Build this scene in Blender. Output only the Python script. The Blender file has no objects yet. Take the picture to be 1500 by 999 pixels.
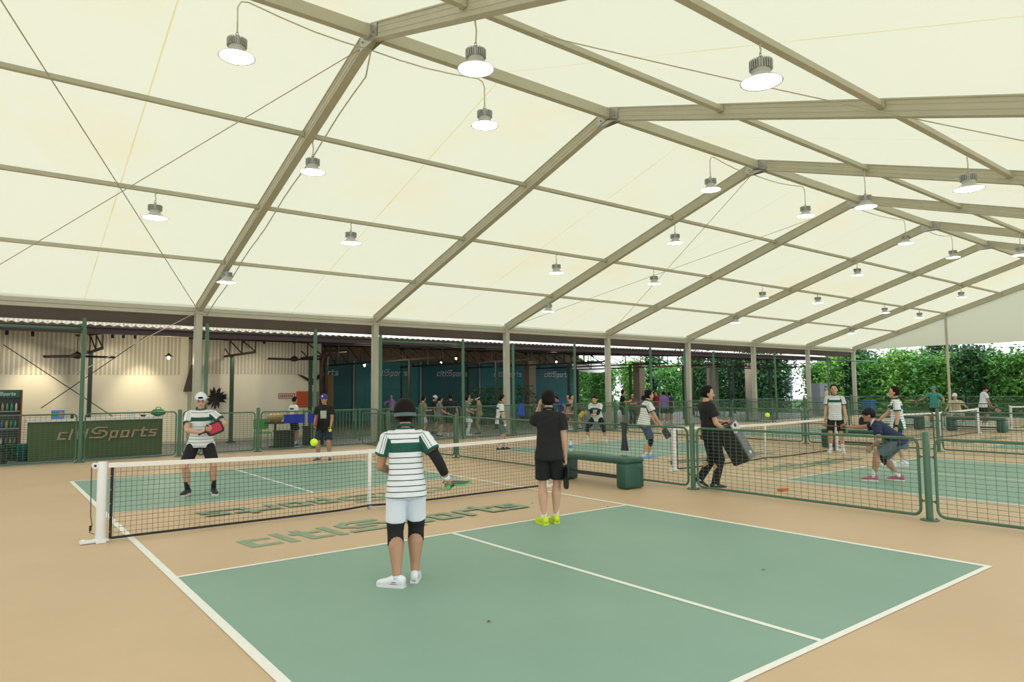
import bpy, math, random
import numpy as np
from mathutils import Vector, Matrix, noise
random.seed(7)
C = bpy.context.scene.collection
R = math.radians
# ------------------------------------------------------------------ camera
CAM = np.array([-1.476, -2.506, 1.701]); YAW, PITCH, ROLL, FPX = 0.6620, 0.0718, -0.0088, 999.58
FW = np.array([math.sin(YAW)*math.cos(PITCH), math.cos(YAW)*math.cos(PITCH), math.sin(PITCH)])
_R = np.array([math.cos(YAW), -math.sin(YAW), 0.0]); _U = np.cross(_R, FW)
RT = _R*math.cos(ROLL)+_U*math.sin(ROLL); UP = -_R*math.sin(ROLL)+_U*math.cos(ROLL)
cd = bpy.data.cameras.new('camera'); cam = bpy.data.objects.new('camera', cd); C.objects.link(cam)
cd.sensor_width = 36; cd.lens = FPX/1500*36; cd.clip_end = 500
cam.matrix_world = Matrix(((RT[0], UP[0], -FW[0], CAM[0]), (RT[1], UP[1], -FW[1], CAM[1]), (RT[2], UP[2], -FW[2], CAM[2]), (0, 0, 0, 1)))
bpy.context.scene.camera = cam
# ------------------------------------------------------------------ world, view
sc = bpy.context.scene
w = bpy.data.worlds.new('overcast_sky'); sc.world = w; w.use_nodes = True
bg = w.node_tree.nodes['Background']; bg.inputs[0].default_value = (0.93, 0.97, 1.0, 1); bg.inputs[1].default_value = 1.62
sc.view_settings.view_transform = 'Standard'; sc.view_settings.look = 'None'
sc.view_settings.exposure = 0.60; sc.view_settings.gamma = 1.0; sc.view_settings.use_curve_mapping = False
sc.cycles.max_bounces = 7; sc.cycles.diffuse_bounces = 4; sc.cycles.transparent_max_bounces = 8
sc.cycles.use_denoising = True
try: sc.cycles.denoiser = 'OPENIMAGEDENOISE'
except Exception: pass
sc.cycles.sample_clamp_indirect = 6
# measured points of the place: the camera's survey turned into ground / plane coordinates
def _ray(px, py): return FW + RT*(px-750)/FPX - UP*(py-499.5)/FPX
def G(px, py, z=0.0):
    d = _ray(px, py); return CAM + d*((z-CAM[2])/d[2])
def onY(px, py, Y):
    d = _ray(px, py); return CAM + d*((Y-CAM[1])/d[1])
def onX(px, py, X):
    d = _ray(px, py); return CAM + d*((X-CAM[0])/d[0])
def at(px, py, dep): return CAM + _ray(px, py)*dep
# ------------------------------------------------------------------ materials
MATS = {}
def mat(name, col, rough=0.6, metal=0.0, var=0.0, vs=8.0, bump=0.0, spec=0.4):
    if name in MATS: return MATS[name]
    m = bpy.data.materials.new(name); m.use_nodes = True; nt = m.node_tree; N = nt.nodes; L = nt.links
    b = N['Principled BSDF']; b.inputs['Roughness'].default_value = rough; b.inputs['Metallic'].default_value = metal
    b.inputs['Specular IOR Level'].default_value = spec
    tc = N.new('ShaderNodeTexCoord'); nz = N.new('ShaderNodeTexNoise'); nz.inputs['Scale'].default_value = vs; nz.inputs['Detail'].default_value = 4
    L.new(tc.outputs['Object'], nz.inputs['Vector'])
    mx = N.new('ShaderNodeMix'); mx.data_type = 'RGBA'
    v = max(var, 0.03)
    mx.inputs['A'].default_value = (*[c*(1-v) for c in col], 1); mx.inputs['B'].default_value = (*[min(1, c*(1+v)) for c in col], 1)
    L.new(nz.outputs['Fac'], mx.inputs['Factor']); L.new(mx.outputs['Result'], b.inputs['Base Color'])
    if bump:
        bp = N.new('ShaderNodeBump'); bp.inputs['Strength'].default_value = bump; L.new(nz.outputs['Fac'], bp.inputs['Height']); L.new(bp.outputs['Normal'], b.inputs['Normal'])
    MATS[name] = m; return m
def emit(name, col, s):
    m = bpy.data.materials.new(name); m.use_nodes = True; b = m.node_tree.nodes['Principled BSDF']
    b.inputs['Base Color'].default_value = (*col, 1); b.inputs['Emission Color'].default_value = (*col, 1); b.inputs['Emission Strength'].default_value = s
    MATS[name] = m; return m
def floor_mat(name, a, b2, rough, scale=0.35):
    m = bpy.data.materials.new(name); m.use_nodes = True; nt = m.node_tree; N = nt.nodes; L = nt.links; b = N['Principled BSDF']
    tc = N.new('ShaderNodeTexCoord')
    n1 = N.new('ShaderNodeTexNoise'); n1.inputs['Scale'].default_value = scale; n1.inputs['Detail'].default_value = 6; n1.inputs['Roughness'].default_value = .65
    n2 = N.new('ShaderNodeTexNoise'); n2.inputs['Scale'].default_value = 90; n2.inputs['Detail'].default_value = 3
    L.new(tc.outputs['Object'], n1.inputs['Vector']); L.new(tc.outputs['Object'], n2.inputs['Vector'])
    rp = N.new('ShaderNodeMapRange'); rp.inputs['From Min'].default_value = .3; rp.inputs['From Max'].default_value = .7; L.new(n1.outputs['Fac'], rp.inputs['Value'])
    mx = N.new('ShaderNodeMix'); mx.data_type = 'RGBA'; mx.inputs['A'].default_value = (*a, 1); mx.inputs['B'].default_value = (*b2, 1)
    L.new(rp.outputs['Result'], mx.inputs['Factor']); L.new(mx.outputs['Result'], b.inputs['Base Color'])
    b.inputs['Roughness'].default_value = rough; b.inputs['Specular IOR Level'].default_value = .3
    bp = N.new('ShaderNodeBump'); bp.inputs['Strength'].default_value = .12; bp.inputs['Distance'].default_value = .003; L.new(n2.outputs['Fac'], bp.inputs['Height']); L.new(bp.outputs['Normal'], b.inputs['Normal'])
    MATS[name] = m; return m
# ------------------------------------------------------------------ mesh collector
class MB:
    def __init__(s): s.v = []; s.f = []; s.m = []; s.n = 0
    def add(s, vs, fs, mi=0):
        n = s.n; s.v.extend([tuple(map(float, p)) for p in vs]); s.n += len(vs)
        s.f.extend([tuple(i+n for i in f) for f in fs]); s.m.extend([mi]*len(fs)); return s
    def box(s, c, h, mi=0, rot=None, ax=None):
        # c centre, h half sizes; ax = 3 axes (rows)
        A = np.eye(3) if ax is None else np.array(ax, float)
        if rot: A = np.array(Matrix.Rotation(rot, 3, 'Z')).T
        c = np.array(c, float); vs = []
        for k in range(8):
            sg = ((k & 1)*2-1, ((k >> 1) & 1)*2-1, ((k >> 2) & 1)*2-1)
            vs.append(c + A[0]*h[0]*sg[0] + A[1]*h[1]*sg[1] + A[2]*h[2]*sg[2])
        return s.add(vs, [(0, 2, 3, 1), (4, 5, 7, 6), (0, 1, 5, 4), (2, 6, 7, 3), (0, 4, 6, 2), (1, 3, 7, 5)], mi)
    def bb(s, x0, x1, y0, y1, z0, z1, mi=0): return s.box(((x0+x1)/2, (y0+y1)/2, (z0+z1)/2), (abs(x1-x0)/2, abs(y1-y0)/2, abs(z1-z0)/2), mi)
    def cbox(s, c, h, r, mi=0, ax=None, seg=3):
        # rounded box: outline rounded in the (0,2) plane, extruded along axis 1
        A = np.eye(3) if ax is None else np.array(ax, float); c = np.array(c, float); o = []
        for q, (sx, sz) in enumerate(((1, 1), (-1, 1), (-1, -1), (1, -1))):
            for k in range(seg+1):
                a = math.pi/2*(q + k/seg); o.append((sx*(h[0]-r)+r*math.cos(a), sz*(h[2]-r)+r*math.sin(a)))
        n = len(o); e = min(r, h[1])*0.5; vs = []
        for (yy, inset) in ((-h[1], e), (-h[1]+e, 0), (h[1]-e, 0), (h[1], e)):
            for (x, z) in o:
                fx = (abs(h[0])-inset)/h[0]; fz = (h[2]-inset)/h[2]
                vs.append(c + A[0]*x*fx + A[1]*yy + A[2]*z*fz)
        fs = [tuple(range(n)), tuple(range(3*n, 4*n))[::-1]]
        for k in range(3):
            for i in range(n):
                j = (i+1) % n; fs.append((k*n+i, (k+1)*n+i, (k+1)*n+j, k*n+j))
        return s.add(vs, fs, mi)
    def bar(s, a, b, w, h, mi=0, up=(0, 0, 1)):
        a = np.array(a, float); b = np.array(b, float); d = b-a; L = np.linalg.norm(d); d = d/L
        u = np.array(up, float); sd = np.cross(d, u)
        if np.linalg.norm(sd) < 1e-6: sd = np.cross(d, (1, 0, 0))
        sd /= np.linalg.norm(sd); u2 = np.cross(sd, d)
        return s.box((a+b)/2, (L/2, w/2, h/2), mi, ax=(d, sd, u2))
    def tube(s, pts, rad, n=8, mi=0, cap=True):
        pts = [np.array(p, float) for p in pts]; m = len(pts)
        rr = rad if hasattr(rad, '__len__') else [rad]*m
        pr = None; vs = []
        for i, p in enumerate(pts):
            t = (pts[min(i+1, m-1)]-pts[max(i-1, 0)]); t = t/(np.linalg.norm(t)+1e-12)
            if pr is None:
                a = np.array((0, 0, 1.)) if abs(t[2]) < .9 else np.array((1., 0, 0)); pr = np.cross(t, a)
            pr = pr - t*np.dot(pr, t); pr /= (np.linalg.norm(pr)+1e-12); q = np.cross(t, pr)
            for k in range(n):
                an = 2*math.pi*k/n; vs.append(p + (pr*math.cos(an)+q*math.sin(an))*rr[i])
        fs = []
        for i in range(m-1):
            for k in range(n):
                j = (k+1) % n; fs.append((i*n+k, i*n+j, (i+1)*n+j, (i+1)*n+k))
        if cap: fs += [tuple(range(n))[::-1], tuple(range((m-1)*n, m*n))]
        return s.add(vs, fs, mi)
    def lathe(s, prof, n=24, c=(0, 0, 0), mi=0, ax=None):
        A = np.eye(3) if ax is None else np.array(ax, float); c = np.array(c, float); vs = []
        for (r, z) in prof:
            for k in range(n):
                a = 2*math.pi*k/n; vs.append(c + A[0]*r*math.cos(a) + A[1]*r*math.sin(a) + A[2]*z)
        fs = []
        for i in range(len(prof)-1):
            for k in range(n):
                j = (k+1) % n; fs.append((i*n+k, i*n+j, (i+1)*n+j, (i+1)*n+k))
        fs += [tuple(range(n))[::-1], tuple(range((len(prof)-1)*n, len(prof)*n))]
        return s.add(vs, fs, mi)
    def prism(s, poly, c, ax, th, mi=0):
        # 2D polygon in axes ax[0],ax[1], thickness th along ax[2]
        c = np.array(c, float); A = np.array(ax, float); n = len(poly)
        vs = [c + A[0]*x + A[1]*y for x, y in poly] + [c + A[0]*x + A[1]*y + A[2]*th for x, y in poly]
        fs = [tuple(range(n))[::-1], tuple(range(n, 2*n))] + [(i, (i+1) % n, n+(i+1) % n, n+i) for i in range(n)]
        return s.add(vs, fs, mi)
    def ell(s, c, r, mi=0, ax=None, n=16, m=10, fn=None):
        A = np.eye(3) if ax is None else np.array(ax, float); c = np.array(c, float); vs = []
        for i in range(m+1):
            ph = math.pi*i/m
            for k in range(n):
                a = 2*math.pi*k/n; d = np.array((math.sin(ph)*math.cos(a), math.sin(ph)*math.sin(a), math.cos(ph)))
                g = fn(d) if fn else 1.0
                vs.append(c + (A[0]*d[0]*r[0] + A[1]*d[1]*r[1] + A[2]*d[2]*r[2])*g)
        fs = []
        for i in range(m):
            for k in range(n):
                j = (k+1) % n; fs.append((i*n+k, (i+1)*n+k, (i+1)*n+j, i*n+j))
        return s.add(vs, fs, mi)
    def build(s, name, mats, parent=None, smooth=False, loc=None, auto=None):
        me = bpy.data.meshes.new(name); me.from_pydata(s.v, [], s.f)
        if not isinstance(mats, (list, tuple)): mats = [mats]
        for m in mats: me.materials.append(m)
        if len(mats) > 1: me.polygons.foreach_set('material_index', s.m)
        if smooth: me.polygons.foreach_set('use_smooth', [True]*len(me.polygons))
        me.validate(); me.update()
        if smooth and auto:
            me.set_sharp_from_angle(angle=R(auto))
        o = bpy.data.objects.new(name, me); C.objects.link(o)
        if parent is not None: o.parent = parent
        if loc is not None: o.location = loc
        return o
def empty(name, loc, label, cat, group=None, rz=0):
    o = bpy.data.objects.new(name, None); C.objects.link(o); o.empty_display_size = .1
    o.location = tuple(float(q) for q in loc); o.rotation_euler = (0, 0, rz)
    return tag(o, label, cat, group)
def tag(o, label, cat, group=None):
    o['label'] = label; o['category'] = cat
    if group: o['group'] = group
    return o
def struct(o): o['kind'] = 'structure'; return o
def kids(o, table):
    return table.get(o.name, [])
def dup(root, loc=None, rz=None, label=None, group=None, name=None):
    # a copy of a thing with copies of its parts and sub-parts
    r = root.copy(); C.objects.link(r)
    if loc is not None: r.location = tuple(float(q) for q in loc)
    if rz is not None: r.rotation_euler = (0, 0, rz)
    if label: r['label'] = label
    if group: r['group'] = group
    for ch in list(root.children):
        if ch == r: continue
        c = ch.copy(); C.objects.link(c); c.parent = r
        for g in list(ch.children):
            if g == c: continue
            d = g.copy(); C.objects.link(d); d.parent = c
    return r
ORD = ['first', 'second', 'third', 'fourth', 'fifth', 'sixth', 'seventh', 'eighth', 'ninth', 'tenth', 'eleventh', 'twelfth', 'thirteenth', 'fourteenth', 'fifteenth', 'sixteenth', 'seventeenth', 'eighteenth', 'nineteenth', 'twentieth', 'twenty-first', 'twenty-second']
# ------------------------------------------------------------------ palette
M_alu = mat('aluminium_beige', (.50, .485, .38), .5, .0, .08, 3)
M_alu2 = mat('aluminium_light', (.47, .46, .38), .45, .0, .05, 3)
M_green = mat('green_paint', (.072, .155, .10), .42, 0, .08, 6)
M_wire = mat('green_wire', (.085, .16, .11), .5)
M_white = mat('white_paint', (.78, .79, .80), .45)
M_tape = mat('white_net_tape', (.84, .83, .80), .7)
M_black = mat('black_rubber', (.016, .016, .018), .6)
M_net = mat('black_net_cord', (.02, .02, .022), .8)
M_brown = mat('brown_fascia', (.10, .078, .062), .6, 0, .15, 2)
M_dark = mat('dark_steel', (.035, .022, .022), .6)
M_dgreen = mat('dark_green_steel', (.035, .06, .045), .6)
M_wall = mat('painted_wall', (.74, .70, .56), .8, 0, .04, 1)
M_grey = mat('grey_plastic', (.22, .23, .24), .5)
M_steel = mat('steel', (.45, .45, .45), .35, .7)
M_gold = mat('warm_glow', (1, .85, .55), .5)
# ------------------------------------------------------------------ lettering (stroke glyphs of the club's wordmark)
GL = {  # strokes in a cell of height 1 (x-height .74); lists of polylines
    'c': [[(.58, .70), (.10, .70), (.10, .04), (.58, .04)]],
    'i': [[(.10, .70), (.10, .0)], [(.10, 1.0), (.10, .86)]],
    't': [[(.18, 1.0), (.18, .04), (.52, .04)], [(.02, .70), (.52, .70)]],
    'S': [[(1.12, 1.16), (.38, 1.16), (.12, .95), (.12, .70), (.38, .50), (.74, .50)], [(.62, .78), (.98, .78), (1.24, .58), (1.24, .30), (.98, .06), (.40, .06)], [(.20, .06), (.06, .06)]],
    'p': [[(.10, -.26), (.10, .70), (.56, .70), (.56, .04), (.10, .04)]],
    'o': [[(.10, .70), (.60, .70), (.60, .04), (.10, .04), (.10, .70)]],
    'r': [[(.10, .0), (.10, .70), (.46, .70)]],
    's': [[(.54, .70), (.10, .70), (.10, .40), (.54, .34), (.54, .04), (.06, .04)]],
}
ADV = {'c': .84, 'i': .42, 't': .74, 'S': 1.52, 'p': .86, 'o': .90, 'r': .68, 's': .76}
def lettering(mb, text, org, ax, width, height, th, mi=0, stroke=.17, shear=.18, lift=0.002):
    tot = sum(ADV[c] for c in text); k = width/tot; x = 0
    A = np.array(ax, float); org = np.array(org, float)
    cnt_ = 0
    for ch in text:
        for pl in GL[ch]:
            for (a, b) in zip(pl[:-1], pl[1:]):
                a = np.array(a, float); b = np.array(b, float); d = b-a; L = math.hypot(*d); d /= L
                nrm = np.array((-d[1], d[0]))*stroke/2
                e = stroke/2*.98
                P = [a-d*e*1+nrm, a-d*e*1-nrm, b+d*e*1-nrm, b+d*e*1+nrm]
                P = [((x+p[0]+shear*p[1])*k, p[1]*height) for p in P]
                cr = (P[1][0]-P[0][0])*(P[2][1]-P[0][1])-(P[1][1]-P[0][1])*(P[2][0]-P[0][0])
                if cr < 0: P = P[::-1]
                cnt_ += 1; mb.prism(P, org + A[2]*(lift+.00035*cnt_*(1 if th < .003 else 4)), A, th, mi)
        x += ADV[ch]
# ================================================================== GROUND AND COURTS
PITCH_X = 10.26; NC = 4
M_or = floor_mat('orange_acrylic_floor', (.61, .45, .295), (.54, .39, .245), .5)
M_gr = floor_mat('green_acrylic_court', (.205, .345, .28), (.245, .385, .315), .5, .5)
M_line = mat('white_line_paint', (.82, .82, .78), .6, 0, .06, 20)
M_txt = mat('green_floor_lettering', (.25, .34, .235), .6, 0, .25, 9)
M_cafe = mat('grey_cafe_floor', (.23, .24, .235), .5, 0, .12, 1.5)
M_out = mat('outside_grass', (.035, .10, .025), .9, 0, .5, .6)
fl = MB()
fl.bb(-14, 42.2, -9, 17.75, -.3, 0.0, 0)
fl.bb(-14, 42.2, 17.75, 36, -.3, -.012, 4)
fl.bb(42.2, 95, -30, 70, -.3, -.03, 5); fl.bb(-14, 42.2, 36, 70, -.3, -.03, 5); fl.bb(-14, 42.2, -30, -9, -.3, -.03, 5)
def quad(x0, x1, y0, y1, z, mi): fl.add([(x0, y0, z), (x1, y0, z), (x1, y1, z), (x0, y1, z)], [(0, 1, 2, 3)], mi)
YN, YK1, YK2, YB1, YB2, W6 = 6.705, 4.50, 8.80, -0.07, 13.38, 6.10
for k in range(NC):
    x = PITCH_X*k; z1 = .002+.0006*k; z2 = z1+.002+.001*k; lw = .026
    quad(x, x+W6, YB1, YK1, z1, 1); quad(x, x+W6, YK2, YB2, z1, 1)
    for xx in (x, x+W6): quad(xx-lw*1.35, xx+lw*1.35, YB1-lw, YB2+lw, z2, 2)
    for yy in (YB1, YK1, YK2, YB2): quad(x-lw, x+W6+lw, yy-lw, yy+lw, z2+.0004, 2)
    quad(x+W6/2-lw, x+W6/2+lw, YB1, YK1, z2+.0002, 2); quad(x+W6/2-lw, x+W6/2+lw, YK2, YB2, z2+.0002, 2)
    if k < 3:
        lettering(fl, 'citiSports', (x+.95, 5.30, 0), ((1, 0, 0), (0, 1, 0), (0, 0, 1)), 4.0, .50, .0015, 3, .225, -.12)
        lettering(fl, 'citiSports', (x+4.95, 7.98, 0), ((-1, 0, 0), (0, -1, 0), (0, 0, 1)), 4.0, .50, .0015, 3, .225, -.12)
struct(fl.build('floor', [M_or, M_gr, M_line, M_txt, M_cafe, M_out]))
# ================================================================== TENT
X0, BAY, NF = 3.326, 5.474, 8
YE, HE, YR, HR = 18.057, 4.07, 7.255, 7.485; YE2 = 2*YR-YE
SL = (HR-HE)/(YE-YR)
def zr(y): return HR - abs(y-YR)*SL
# membrane roof
def membrane_mat():
    m = bpy.data.materials.new('cream_pvc_membrane'); m.use_nodes = True; nt = m.node_tree; N = nt.nodes; L = nt.links
    N.remove(N['Principled BSDF']); out = N['Material Output']
    tc = N.new('ShaderNodeTexCoord'); sp = N.new('ShaderNodeSeparateXYZ'); L.new(tc.outputs['Object'], sp.inputs[0])
    n1 = N.new('ShaderNodeTexNoise'); n1.inputs['Scale'].default_value = .28; n1.inputs['Detail'].default_value = 5; n1.inputs['Roughness'].default_value = .6
    L.new(tc.outputs['Object'], n1.inputs['Vector'])
    mp = N.new('ShaderNodeMapRange'); mp.inputs['From Min'].default_value = .54; mp.inputs['From Max'].default_value = .8; mp.inputs['To Max'].default_value = .55; L.new(n1.outputs['Fac'], mp.inputs['Value'])
    mx = N.new('ShaderNodeMix'); mx.data_type = 'RGBA'; mx.inputs['A'].default_value = (.56, .555, .43, 1); mx.inputs['B'].default_value = (.60, .50, .28, 1)
    L.new(mp.outputs['Result'], mx.inputs['Factor'])
    # stained seam rope in the middle of every bay
    def mth(op, a, b=None):
        n = N.new('ShaderNodeMath'); n.operation = op
        for i, q in enumerate((a, b)):
            if q is None: continue
            if isinstance(q, (int, float)): n.inputs[i].default_value = q
            else: L.new(q, n.inputs[i])
        return n.outputs[0]
    a = mth('SUBTRACT', sp.outputs['X'], X0+BAY/2-50*BAY); f = mth('DIVIDE', a, BAY); fr = mth('FRACT', f); d = mth('MINIMUM', fr, mth('SUBTRACT', 1.0, fr))
    n3 = N.new('ShaderNodeTexNoise'); n3.inputs['Scale'].default_value = 1.2; L.new(tc.outputs['Object'], n3.inputs['Vector'])
    seam = mth('LESS_THAN', d, .0022)
    sm = mth('MULTIPLY', seam, mth('MULTIPLY', n3.outputs['Fac'], 1.2))
    m2 = N.new('ShaderNodeMix'); m2.data_type = 'RGBA'; L.new(mx.outputs['Result'], m2.inputs['A']); m2.inputs['B'].default_value = (.50, .40, .16, 1); L.new(sm, m2.inputs['Factor'])
    tr = N.new('ShaderNodeBsdfTranslucent'); di = N.new('ShaderNodeBsdfDiffuse'); L.new(m2.outputs['Result'], tr.inputs['Color']); L.new(m2.outputs['Result'], di.inputs['Color'])
    ad = N.new('ShaderNodeAddShader'); ms = N.new('ShaderNodeMixShader'); ms.inputs[0].default_value = .42
    L.new(tr.outputs[0], ms.inputs[1]); L.new(di.outputs[0], ms.inputs[2]); L.new(ms.outputs[0], out.inputs['Surface'])
    return m
M_mem = membrane_mat()
XA, XB = X0-2*BAY, X0+7*BAY
mb = MB()
def sag(x, y):
    t = ((x-X0)/BAY) % 1.0
    return -.035*math.sin(math.pi*t)*1.0
nx, ny = 9*8, 28
def sheet(ya, yb):
    vs = []; fs = []
    for i in range(nx+1):
        for j in range(ny+1):
            x = XA+(XB-XA)*i/nx; y = ya+(yb-ya)*j/ny; vs.append((x, y, zr(y)+.17+sag(x, y)))
    for i in range(nx):
        for j in range(ny): fs.append((i*(ny+1)+j, (i+1)*(ny+1)+j, (i+1)*(ny+1)+j+1, i*(ny+1)+j+1))
    mb.add(vs, fs)
sheet(YR, YE+.12); sheet(YR, YE2-.12)
# valance dropping over the eave
for yy in (YE+.14, YE2-.14):
    vs = []; fs = []
    for i in range(nx+1):
        x = XA+(XB-XA)*i/nx
        vs += [(x, yy, zr(YE)+.13), (x, yy+(.01 if yy > 0 else -.01), zr(YE)-.03+.02*math.cos(2*math.pi*(x-X0)/BAY))]
    for i in range(nx): fs.append((2*i, 2*i+1, 2*i+3, 2*i+2))
    mb.add(vs, fs)
struct(mb.build('ceiling', M_mem, smooth=True))
# gable end membrane beyond the last frame
g = MB(); xg = XB
pts = [(xg, YE2, HE-.02), (xg, YE, HE-.02), (xg, YE, HE+.1), (xg, YR, HR+.1), (xg, YE2, HE+.1)]
vs = []; fs = []; ngy = 24
for j in range(ngy+1):
    y = YE2+(YE-YE2)*j/ngy; vs += [(xg+.02, y, HE-.05+.02*math.cos(j)), (xg+.02, y, zr(y)+.18)]
for j in range(ngy): fs.append((2*j, 2*j+2, 2*j+3, 2*j+1))
g.add(vs, fs); struct(g.build('wall_east', M_mem))
# portal frames
FN = ['nearest', 'second', 'third', 'fourth', 'fifth', 'sixth', 'seventh', 'farthest']
def rafter(mb, ya, yb, hh=.115, ww=.06):
    a = np.array((0, ya, zr(ya)-.0)); b = np.array((0, yb, zr(yb)))
    mb.bar(a, b, ww*2, hh*2, 0)
    d = (b-a)/np.linalg.norm(b-a); n = np.cross((1, 0, 0), d); n = n/np.linalg.norm(n)
    for s in (-1, 1):
        mb.bar(a+n*s*(hh+.004), b+n*s*(hh+.004), ww*2+.03, .022, 0)
        mb.bar(a+n*s*.045+(0.0, 0, 0), b+n*s*.045, ww*2+.012, .012, 0)
rl = MB(); rafter(rl, YE, YR+.03); rr_ = MB(); rafter(rr_, YR-.03, YE2)
proto = None
for k in range(-1, NF):
    x = X0+BAY*k
    lab = ('beige portal frame of the tent, %s from the camera, with its eave post' % FN[k]) if k >= 0 else 'beige aluminium portal frame of the tent beyond the left edge of the view'
    if k == 7: lab = 'beige aluminium portal frame closing the far gable end of the tent'
    if k == 0: lab = 'nearest beige portal frame, its post standing behind the man in a white cap'
    if proto is None:
        t = empty('portal_frame', (x, YR, 0), lab, 'tent frame', 'portal frames of the tent')
        for yy in (YE, YE2):
            c = MB(); c.bb(-.085, .085, yy-YR-.10, yy-YR+.10, 0.02, HE-.05); c.bb(-.10, -.085, yy-YR-.07, yy-YR+.07, .02, HE-.06); c.bb(.085, .10, yy-YR-.07, yy-YR+.07, .02, HE-.06)
            cc = c.build('post', M_alu2, t)
            c = MB(); c.bb(-.2, .2, yy-YR-.2, yy-YR+.2, 0.004, .022)
            for sx in (-1, 1):
                for sy in (-1, 1): c.lathe([(.015, 0), (.015, .035)], 8, (sx*.15, yy-YR+sy*.15, .02))
            c.build('base_plate', M_steel, cc)
        o = rl.build('rafter', M_alu, t); o.location = (0, -YR, 0); o = rr_.build('rafter', M_alu, t); o.location = (0, -YR, 0)
        c = MB()
        for sx in (-1, 1):
            c.add([(sx*.075, -.30, HR-.22), (sx*.075, .30, HR-.22), (sx*.075, .30, HR+.02), (sx*.075, 0, HR+.12), (sx*.075, -.30, HR+.02)], [(0, 1, 2, 3, 4)])
            for sy in (-.2, -.08, .08, .2): c.lathe([(.016, 0), (.016, .02)], 8, (sx*.08, sy, HR-.1), 0, ((0, 1, 0), (0, 0, 1), (sx, 0, 0)))
        c.build('apex_plate', M_steel, t)
        for sy in (1, -1):
            c = MB(); yy = (YE-YR)*sy
            c.bb(-.10, .10, yy-.13, yy+.13, HE-.16, HE+.05)
            c.build('knee_bracket', M_alu2, t)
        proto = t
    else: dup(proto, (x, YR, 0), None, lab)
# purlins and eave beams run the tent's length
def purlin(y, w_, h, label, dz=0.0, m=M_alu, name='roof_purlin'):
    c = MB(); z = zr(y)+dz
    c.bb(XA, XB, y-w_/2, y+w_/2, z-h/2, z+h/2)
    c.bb(XA, XB, y-w_/2-.008, y+w_/2+.008, z-h/2-.006, z-h/2+.004)
    for k in range(NF):
        for s in (-1, 1): c.bb(X0+BAY*k+s*.1-.03, X0+BAY*k+s*.1+.03, y-w_/2-.015, y+w_/2+.015, z-h/2-.02, z+h/2)
    return tag(c.build(name, m), label, 'roof beam', 'purlins of the tent roof')
purlin(YR, .11, .20, 'thick beige ridge beam along the top of the tent roof')
purlin(10.03, .075, .075, 'thin beige purlin on the back slope, next below the ridge beam', .04)
purlin(12.68, .075, .075, 'thin beige purlin on the back slope, halfway down to the eave', .04)
purlin(15.32, .075, .075, 'thin beige purlin on the back slope, lowest one above the eave', .04)
purlin(4.50, .08, .085, 'beige purlin on the front slope, next to the ridge beam', .04)
purlin(1.80, .08, .085, 'beige purlin on the front slope, the one carrying the big lamp at upper right', .04)
purlin(-.90, .08, .085, 'beige purlin low on the front slope near the camera', .04)
for yy, nm in ((YE, 'pale aluminium eave beam along the back of the tent above the green fence'), (YE2, 'pale aluminium eave beam along the front of the tent behind the camera')):
    c = MB(); c.bb(XA, XB, yy-.06, yy+.06, HE-.09, HE+.02); c.bb(XA, XB, yy-.075, yy+.075, HE-.20, HE-.105); c.bb(XA, XB, yy-.02, yy+.02, HE-.11, HE-.085)
    tag(c.build('eave_beam', M_alu2), nm, 'roof beam')
# gable mullions
for i, yy in enumerate((12.76, YR, 1.8)):
    c = MB(); c.bb(xg-.1, xg, yy-.05, yy+.05, 0, zr(yy)); c.bb(xg-.2, xg+.1, yy-.14, yy+.14, 0.001, .02)
    tag(c.build('gable_post', M_alu2), ['slender pale gable post standing in front of the bamboo hedge', 'tall pale gable post under the ridge at the far end', 'pale gable post at the far end of the front slope'][i], 'post')
c = MB(); c.tube([(xg-.05, YE, HE-.35), (xg-.05, 12.7, HE-.32), (xg-.05, 7, HE-.33), (xg-.05, -3, HE-.34)], .014, 6)
tag(c.build('gable_cable', M_grey), 'thin dark cable strung across the open far gable end', 'cable')
# bracing wires
def wire(a, b, r, label, sagz=0.0, m=None, name='bracing_cable', cat='cable'):
    a = np.array(a, float); b = np.array(b, float); c = MB()
    P = [a+(b-a)*t - np.array((0, 0, sagz*4*t*(1-t))) for t in np.linspace(0, 1, 13)]
    c.tube(P, r, 6); return tag(c.build(name, m or M_alu, smooth=True), label, cat)
zz = .06
wire((X0, YE, HE-zz), (X0-BAY, YR, HR-zz), .011, 'thin bracing cable rising from the nearest back post toward the upper left corner')
wire((X0, YR+.2, HR-.12), (X0-BAY, YE, HE-zz), .009, 'thin bracing cable falling from the nearest ridge joint toward the lower left')
for (k, s) in ((2, 'third'), ):
    a, b = X0+BAY*k, X0+BAY*(k+1)
    wire((a+.1, YR+.2, HR-.15), (b-.1, YE-.3, HE+.05), .008, 'thin bracing cable crossing the bay after the third frame, downward to the right')
    wire((b-.1, YR+.2, HR-.15), (a+.1, YE-.3, HE+.05), .008, 'thin bracing cable crossing the bay after the third frame, downward to the left')
wire((X0+1, 4.2, 6.45), (X0+2*BAY-1, -1.2, 4.78), .008, 'thin slack wire hanging under the front slope near the big upper right lamp', .08)
wire((X0, YE-.1, 4.0), (.4, 17.75, 2.2), .012, 'thin guy rope from the nearest back post down toward the fence', 0)
# lamp supply conduit following the frame
M_cond = mat('cream_conduit', (.62, .60, .48), .6)
c = MB(); P = [np.array((X0+.18, y, zr(y)-.24+.03*math.sin(y*2.3)-(.05 if y < YR+.1 else 0))) for y in np.linspace(YR+.05, YE-.1, 20)]
P[0] = np.array((X0, YR+.05, HR-.27))
c.tube(P, .014, 6); tag(c.build('lamp_cable', M_cond, smooth=True), 'cream cable clipped along the underside of the nearest back rafter', 'cable')
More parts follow.
